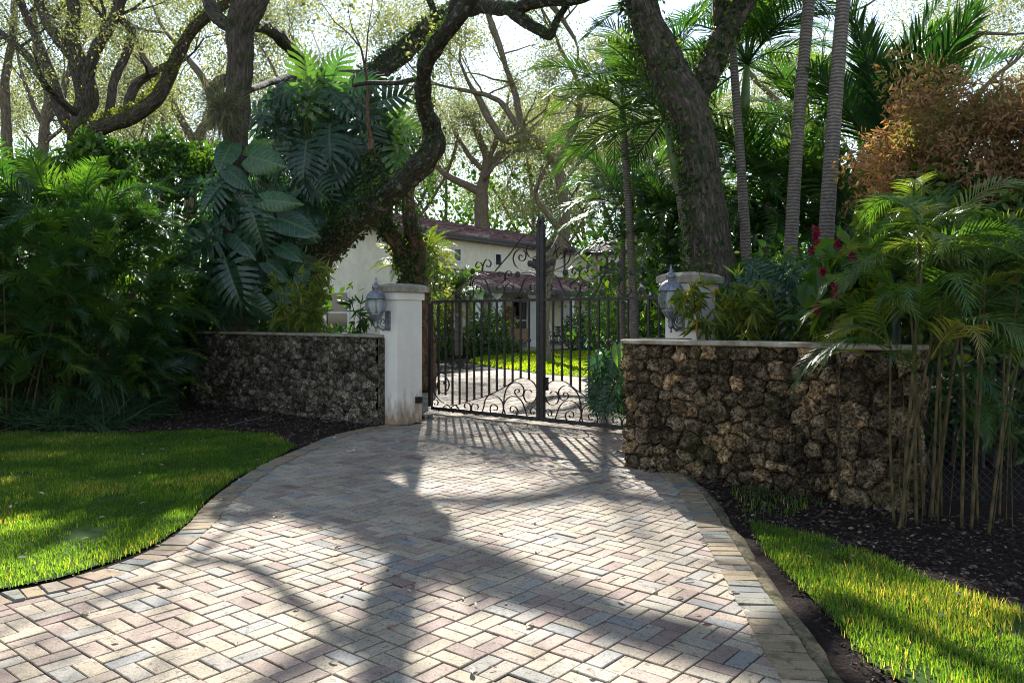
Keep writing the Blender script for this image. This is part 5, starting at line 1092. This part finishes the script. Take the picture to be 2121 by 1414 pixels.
# ================================================================ BAMBOO, FLOWERING VINE, DRY VINE
def bamboo(name, label, reg, n, d0, size, leaf='bamboo', T=NARROW, cat='bamboo', stems=16, base=None, hang=-.5, per=6):
    (x0, x1), (y0, y1) = reg; c = P((x0+x1)/2, 660, d0); root = thing(name, label, cat, (c[0], c[1], 0)); gm = G(); gs = G(); nodes = []
    for i in range(stems):
        x = rnd.uniform(x0, x1); y = rnd.uniform(y0, y1); e = P(x, y, d0+rnd.uniform(-.35, .35)); b = P((x0+x1)/2+(x-(x0+x1)/2)*.6, 690, d0+.1) if base is None else np.array(base)+rng.normal(0, .1, 3)*np.array([1, 1, 0]); b[2] = min(b[2], e[2]-.2)
        m = (b+e)/2+np.array([0, 0, abs(e[2]-b[2])*.35]); p = smooth_path(np.array([b, m, e]), .06); tube(gs, p, np.linspace(.006, .002, len(p)), 4); nodes += list(p[len(p)//3:])
    nodes = np.array(nodes); k = rng.integers(0, len(nodes), n//per); pos = np.repeat(nodes[k]+rng.normal(0, .03, (len(k), 3)), per, 0); nn = len(pos)
    dd = np.repeat(rdir(len(k), hang*.4), per, 0)+rdir(nn, hang)*.75; M = rotm(nn, dd, rdir(nn, .7)); gm.inst(T, sc(M, size*rng.uniform(.6, 1.3, nn)), pos, np.repeat(rng.random(len(k)), per)*.8+rng.random(nn)*.2)
    gm.build('foliage', LM[leaf], root); gs.build('stems', M_stem, root); return root
bamboo('bamboo_plant', 'yellow and orange bamboo leaves hanging over the right stone wall', ((1405, 1590), (570, 672)), 760, 9.0, .19, stems=26)
bamboo('bamboo_plant', 'green bamboo foliage over the right wall beside the red flowers', ((1530, 1700), (600, 685)), 900, 9.2, .15, stems=22, leaf='ypalm')
bamboo('bamboo_plant', 'pale green fine-leaved bamboo above the left wall near the lantern', ((560, 690), (545, 675)), 1100, 13.9, .2, stems=30, leaf='ypalm')
bamboo('bamboo_plant', 'thin weedy bamboo sprigs beside the left wall lantern', ((725, 770), (620, 680)), 110, 13.3, .2, stems=12, leaf='palm')
# flowering vine with big leaves and red clusters
c = P(1760, 620, 7.9); root = shrub('flowering_shrub', 'leafy shrub with crimson flower clusters beside the right stone wall end', P(1765, 610, 8.0), (.45, .4, .55), 360, .26, 'vineleaf', stems=9, lump=.3, up=.4, shell=.3)
gm = G()
for x, y, s in ((1690, 488, 17), (1682, 520, 9), (1735, 505, 9), (1733, 605, 17), (1690, 640, 12), (1704, 562, 7), (1765, 530, 8)):
    gm = G(); n = int(s*8); q = P(x, y, 7.55)+rng.normal(0, 1, (n, 3))*np.array([.4, .4, 1])*s*.5*7.6/F; leaves(gm, q, .034, LEAF, 0); gm.build('flower_cluster', LM['red'], root)
root = shrub('dry_vine', 'large mass of dry orange-brown vine leaves at upper right', P(2030, 325, 8.9), (1.4, .9, .9), 30000, .07, 'brown', T=NARROW2, cat='vine', lump=.5, shell=.3, up=.2)
shrub('green_vine', 'dark green vine mass beneath the dry brown vine at right', P(2040, 520, 8.8), (1.35, .8, 1.1), 9000, .11, 'shrub', cat='vine', lump=.35)
shrub('green_vine', 'shaded leafy undergrowth behind the chain link fence', P(2050, 800, 9.2), (1.6, .7, .9), 4500, .14, 'shrub', cat='vine', lump=.35)
shrub('green_vine', 'sunlit broad vine leaves just right of the black fence post', P(1895, 560, 8.3), (.65, .4, .8), 1500, .17, 'vineleaf', cat='vine', lump=.4)
# areca clump at the right with visible canes
AT = [frond(1.0, 28, .3, .02, e, ar, .3, 70+i, .25) for i, (e, ar) in enumerate(((1.2, 2.0), (.9, 1.9), (.6, 1.8), (1.3, 2.4)))]
root = thing('areca_palm', 'multi-stemmed areca palm with bare canes at the right edge', 'palm', (*g(1960, 1070), 0)); gs = G(); gm = G(); tops = []
for i, (x, y, x2, y2, r_) in enumerate(((1852, 1078, 1845, 720, 5), (1868, 1085, 1910, 560, 6), (1862, 1090, 1930, 700, 5), (1898, 1080, 1905, 470, 6), (1925, 1060, 1990, 640, 6), (1938, 1062, 2010, 560, 5), (1930, 1070, 1965, 480, 5), (1992, 1085, 1985, 600, 5), (2012, 1088, 2040, 560, 5), (2025, 1075, 2030, 640, 4), (2048, 1098, 2108, 600, 5), (2050, 1060, 2120, 700, 4), (1950, 1060, 1945, 620, 4), (1915, 1060, 1880, 560, 5), (2070, 1060, 2080, 580, 4))):
    b = np.array([*g(x, y), -.03]); d = b[1]+rnd.uniform(-.2, .3); e = P(x2, y2, d); m = (b+e)/2+np.array([rnd.uniform(-.03, .03), 0, 0]); p = smooth_path(np.array([b, m, e]), .1)
    tube(gs, p, np.linspace(r_, r_*.7, len(p))*d/F*.62, 8, .04, .5, 0, i); tops.append(e)
for i in range(14):
    b = np.array([*g(rnd.uniform(1855, 2100), rnd.uniform(1050, 1095)), -.03]); hh = rnd.uniform(.5, 1.9); dx, dy = rnd.gauss(0, .25), rnd.uniform(-.35, .1)
    p = smooth_path(np.array([b, b+np.array([dx*.25, dy*.2, hh*.6]), b+np.array([dx*.8, dy*.7, hh]), b+np.array([dx*1.6, dy*1.4, hh*.85])]), .08); tube(gs, p, np.linspace(.005, .0015, len(p)), 4, 0, .5, 0, i)
gs.build('canes', M_cane, root)
tops = np.array(tops+[P(x, y, d) for x, y, d in ((1850, 560, 7.2), (1900, 600, 7.), (1960, 540, 7.2), (2050, 560, 7.2), (2110, 600, 7), (1790, 560, 7.2), (2090, 560, 6.8), (2020, 570, 6.8), (1880, 640, 6.6), (2130, 650, 6.6))]); k = 4; pos = np.repeat(tops, k, 0); az = rng.uniform(0, 2*pi, len(pos)); place_fronds(gm, AT, pos, az, rng.uniform(.7, 1.1, len(pos)), .3)
for x, y, d, az_, s in ((1850, 740, 6.1, 1.9, .75), (1900, 700, 6.0, 2.6, .9), (1960, 690, 5.9, 3.3, .95), (1930, 740, 5.9, 3.0, .9), (2050, 880, 5.8, 2.9, .5), (1990, 640, 6.0, 3.6, .9), (1880, 610, 6.2, 1.6, .8), (2060, 720, 6.1, 4.4, .8), (1900, 450, 7.0, 2.8, .8), (1940, 500, 6.9, 2.2, .8), (1870, 760, 6.0, 1.5, .7), (1830, 760, 6.2, 1.4, .6), (1955, 800, 5.7, 3.2, .7), (2045, 850, 5.7, 2.6, .6), (1985, 760, 5.7, 3.6, .8), (1900, 790, 5.9, 2.4, .6), (2090, 790, 5.8, 3.4, .8), (1930, 620, 6.1, 2.9, 1.), (2040, 600, 6.2, 3.3, 1.)):
    place_fronds(gm, AT, P(x, y, d)[None], np.array([az_]), np.array([s]), .2)
gm.build('fronds', LM['areca'], root)
# fence
fr = thing('chain_link_fence', 'black post and dark chain link fence behind the areca canes', 'fence', P(1856, 1040, 6.95)*np.array([1, 1, 0]))
gm = G(); fp = P(1856, 1040, 6.95); tube(gm, np.array([[fp[0], fp[1], z] for z in (-.05, 1., 2.02)]), .03, 10); gm.build('post', M_black, fr)
A = np.array([fp[0], fp[1], 0]); B = np.array([7.5, 7.3, 0]); dv = (B-A)/np.linalg.norm(B-A); ln = np.linalg.norm(B-A)
gm = G(); tube(gm, np.array([A+Z*1.95, B+Z*1.95]), .02, 8); gm.build('top_rail', M_black, fr)
gm = G(); H_ = 1.93; st = .075
for sgn in (1, -1):
    for s in np.arange(-H_, ln, st):
        a0 = max(s, 0); a1 = min(s+H_, ln)
        if a1-a0 < .05: continue
        z0 = (a0-s) if sgn > 0 else H_-(a0-s); z1 = (a1-s) if sgn > 0 else H_-(a1-s)
        p0, p1 = A+dv*a0+Z*z0, A+dv*a1+Z*z1; tube(gm, np.array([p0, (p0+p1)/2, p1]), .0022, 3, 0, cap=False)
gm.build('wire_mesh', M_galv, fr)
gm = G(); p = B; tube(gm, np.array([[p[0], p[1], z] for z in (-.05, 1., 2.02)]), .03, 10); gm.build('post', M_black, fr)

# ================================================================ GARDEN BEHIND THE GATE
for x, y, d, r_, lf, lb in ((905, 690, 33, (1.2, 1, 1.0), 'shrub', 'white-speckled shrub left of the porch columns'), (985, 705, 34, (1.1, .9, .8), 'shrub', 'dark shrub in the bed below the porch'), (1020, 690, 35, (.9, .8, 1.2), 'shrub', 'bright leafy shrub by the porch column'),
    (1205, 690, 41, (1.1, .9, 1.1), 'shrub', 'rounded green shrub beside the blue pot'), (1245, 650, 40, (1.6, 1.2, 2.2), 'shrub', 'tall vine-covered shrub at the porch end'), (1265, 700, 36, (1.5, 1.2, 1.4), 'shrub', 'broad shrub right of the back lawn'), (1330, 690, 24, (1.0, 1, 1.2), 'bamboo', 'yellow-green shrub seen through the right end of the gate'), (1370, 720, 22, (1., 1, 1.), 'shrub', 'dark shrub seen low through the right end of the gate')):
    q = P(x, y, d); shrub('garden_shrub', lb, (q[0], q[1], r_[2]*.75), r_, 1500, .16, lf)
for i, x in enumerate(range(893, 1062, 14)):
    q = g(x, 742-(x-893)*.055); 
    if i == 0: bp = tuft('x', (q[0], q[1]), 260, .8, .05, 'shrub', 'border_plant', 'plant'); o = bp
    else: o = copy_tree(bp); o.location = (q[0], q[1], 0); o.rotation_euler = (0, 0, rnd.uniform(0, 6.3))
    tag(o, 'low strappy border plant along the bed in front of the porch', 'plant', 'border plants before the porch')
for x, d, h in ((690, 26, 1.6), (640, 22, 1.8), (740, 30, 1.2), (590, 20, 1.6)):
    pass
shrub('garden_shrub', 'low green planting behind the left wall top', P(630, 720, 15.3), (1.2, .6, .4), 1300, .13, 'shrub')
shrub('garden_shrub', 'dense planting behind the bamboo at the right wall', P(1660, 660, 11.2), (1.2, .6, .8), 2600, .16, 'shrub')
shrub('garden_shrub', 'tall dark thicket between the palms at right', P(1700, 560, 16), (3.2, 1.2, 2.4), 9000, .2, 'palm')
shrub('garden_shrub', 'dense thicket right of the far lawn', P(1480, 640, 20), (3., 1.5, 2.), 6000, .2, 'shrub')
shrub('flowering_shrub', 'bush dotted with pale purple flowers near the house wall', P(900, 600, 29), (.7, .6, 1.5), 900, .14, 'ypalm')

# ================================================================ GROUND LITTER
def litter(name, label, poly, n, size, m_, kind='stuff', cat='leaf litter'):
    poly = np.array(poly); lo, hi = poly.min(0), poly.max(0); p = rng.uniform(lo, hi, (n, 2)); p = p[inside(p, poly)]; n = len(p); th = rng.uniform(0, 2*pi, n)
    M = rotm(n, np.column_stack([np.cos(th), np.sin(th), rng.normal(0, .25, n)]), np.column_stack([rng.normal(0, .5, (n, 2)), np.ones(n)])); gm = G(); gm.inst(LEAF, sc(M, size*rng.uniform(.5, 1.5, n)), np.column_stack([p, rng.uniform(-.03, -.005, n)]), rng.random(n)**1.5)
    tag(gm.build(name, m_), label, cat, kind=kind)
litter('mulch_litter', 'dry leaves and bark chips on the dark mulch at right', [(1.5, 8.4), (3.3, 6.5), (7, 6.8), (7, 2.5), (2.4, 1.0), (1.5, 2.5), (1.75, 6.)], 26000, .032, M_chip)
litter('mulch_litter', 'bark chips on the dark mulch bed at left', [(-2., 12.1), (-2.4, 9.8), (-6.5, 11.), (-8, 11.5), (-7, 15), (-5.8, 15.2)], 14000, .035, M_chip)
litter('mulch_litter', 'mulch chips in the narrow strip along the left lawn edge', [tuple(p+np.array([-.0, .0])) for p in ELs[::6]]+[(x-.05, y+.18) for x, y in ELs[::-6]], 9000, .022, M_chip)
gm = G(); th = np.linspace(0, 1, 7); DL = []
V = []; 
for i, t in enumerate(th):
    w_ = .2*math.sin(pi*min(1, t*.95+.05))**.8; V += [[-w_, t, .05*math.sin(t*3)+.05], [0, t, .03*math.sin(t*3)], [w_, t, .05*math.sin(t*3)+.03]]
Fc = []
for i in range(6): Fc += [[i*3, i*3+1, i*3+4, i*3+3], [i*3+1, i*3+2, i*3+5, i*3+4]]
V = np.array(V); protos = []
for k in range(5):
    gm = G(); gm.add(V*np.array([1, 1, 1.+.4*k])*(.055), np.array(Fc), [.15, .35, .6, .8, 1.][k], 0, True); protos.append(gm.build('fallen_leaf', M_dry)); 
cnt = 0
dp = np.array(drive)
while cnt < 170:
    y = 1.9+rnd.random()**.8*9; x = rnd.uniform(-.62, .62)*y
    onl = cnt >= 135
    if onl: x = rnd.uniform(-.64, .64)*y
    if not (inside(np.array([[x, y]]), np.array(LL))[0] or inside(np.array([[x, y]]), np.array(RL))[0] if onl else inside(np.array([[x, y]]), dp)[0]): continue
    k = rnd.randint(0, 4); o = protos[k] if cnt < 5 else protos[k].copy()
    if cnt < 5: o = protos[cnt]
    else: COL.objects.link(o)
    s = rnd.uniform(.6, 1.3); o.location = (x, y, .03 if onl else .004); o.rotation_euler = (rnd.uniform(-.3, .3), rnd.uniform(-.4, .4), rnd.uniform(0, 6.3)); o.scale = (s, s, s)
    tag(o, 'small dry leaf lying on the front grass' if onl else 'small dry oak leaf lying on the brick driveway', 'leaf', 'dry leaves scattered on the grass' if onl else 'dry leaves scattered on the driveway'); cnt += 1
# garden stake light in the left mulch
c = np.array([*g(492, 882), 0]); q = thing('sprinkler_pipe', 'thin grey pipe lying in the mulch below the left stone wall', 'pipe', c)
gm = G(); tube(gm, np.array([c+np.array([-.1, -.1, .02]), c+np.array([.05, .1, .05]), c+np.array([.32, .25, .1])]), .006, 7); gm.build('tube', plain('grey_plastic', (.09, .09, .10), .5), q)
gm = G(); tube(gm, np.array([c+np.array([.32, .25, .1]), c+np.array([.34, .265, .108]), c+np.array([.37, .285, .115])]), .009, 8); gm.build('nozzle', M_galv, q)
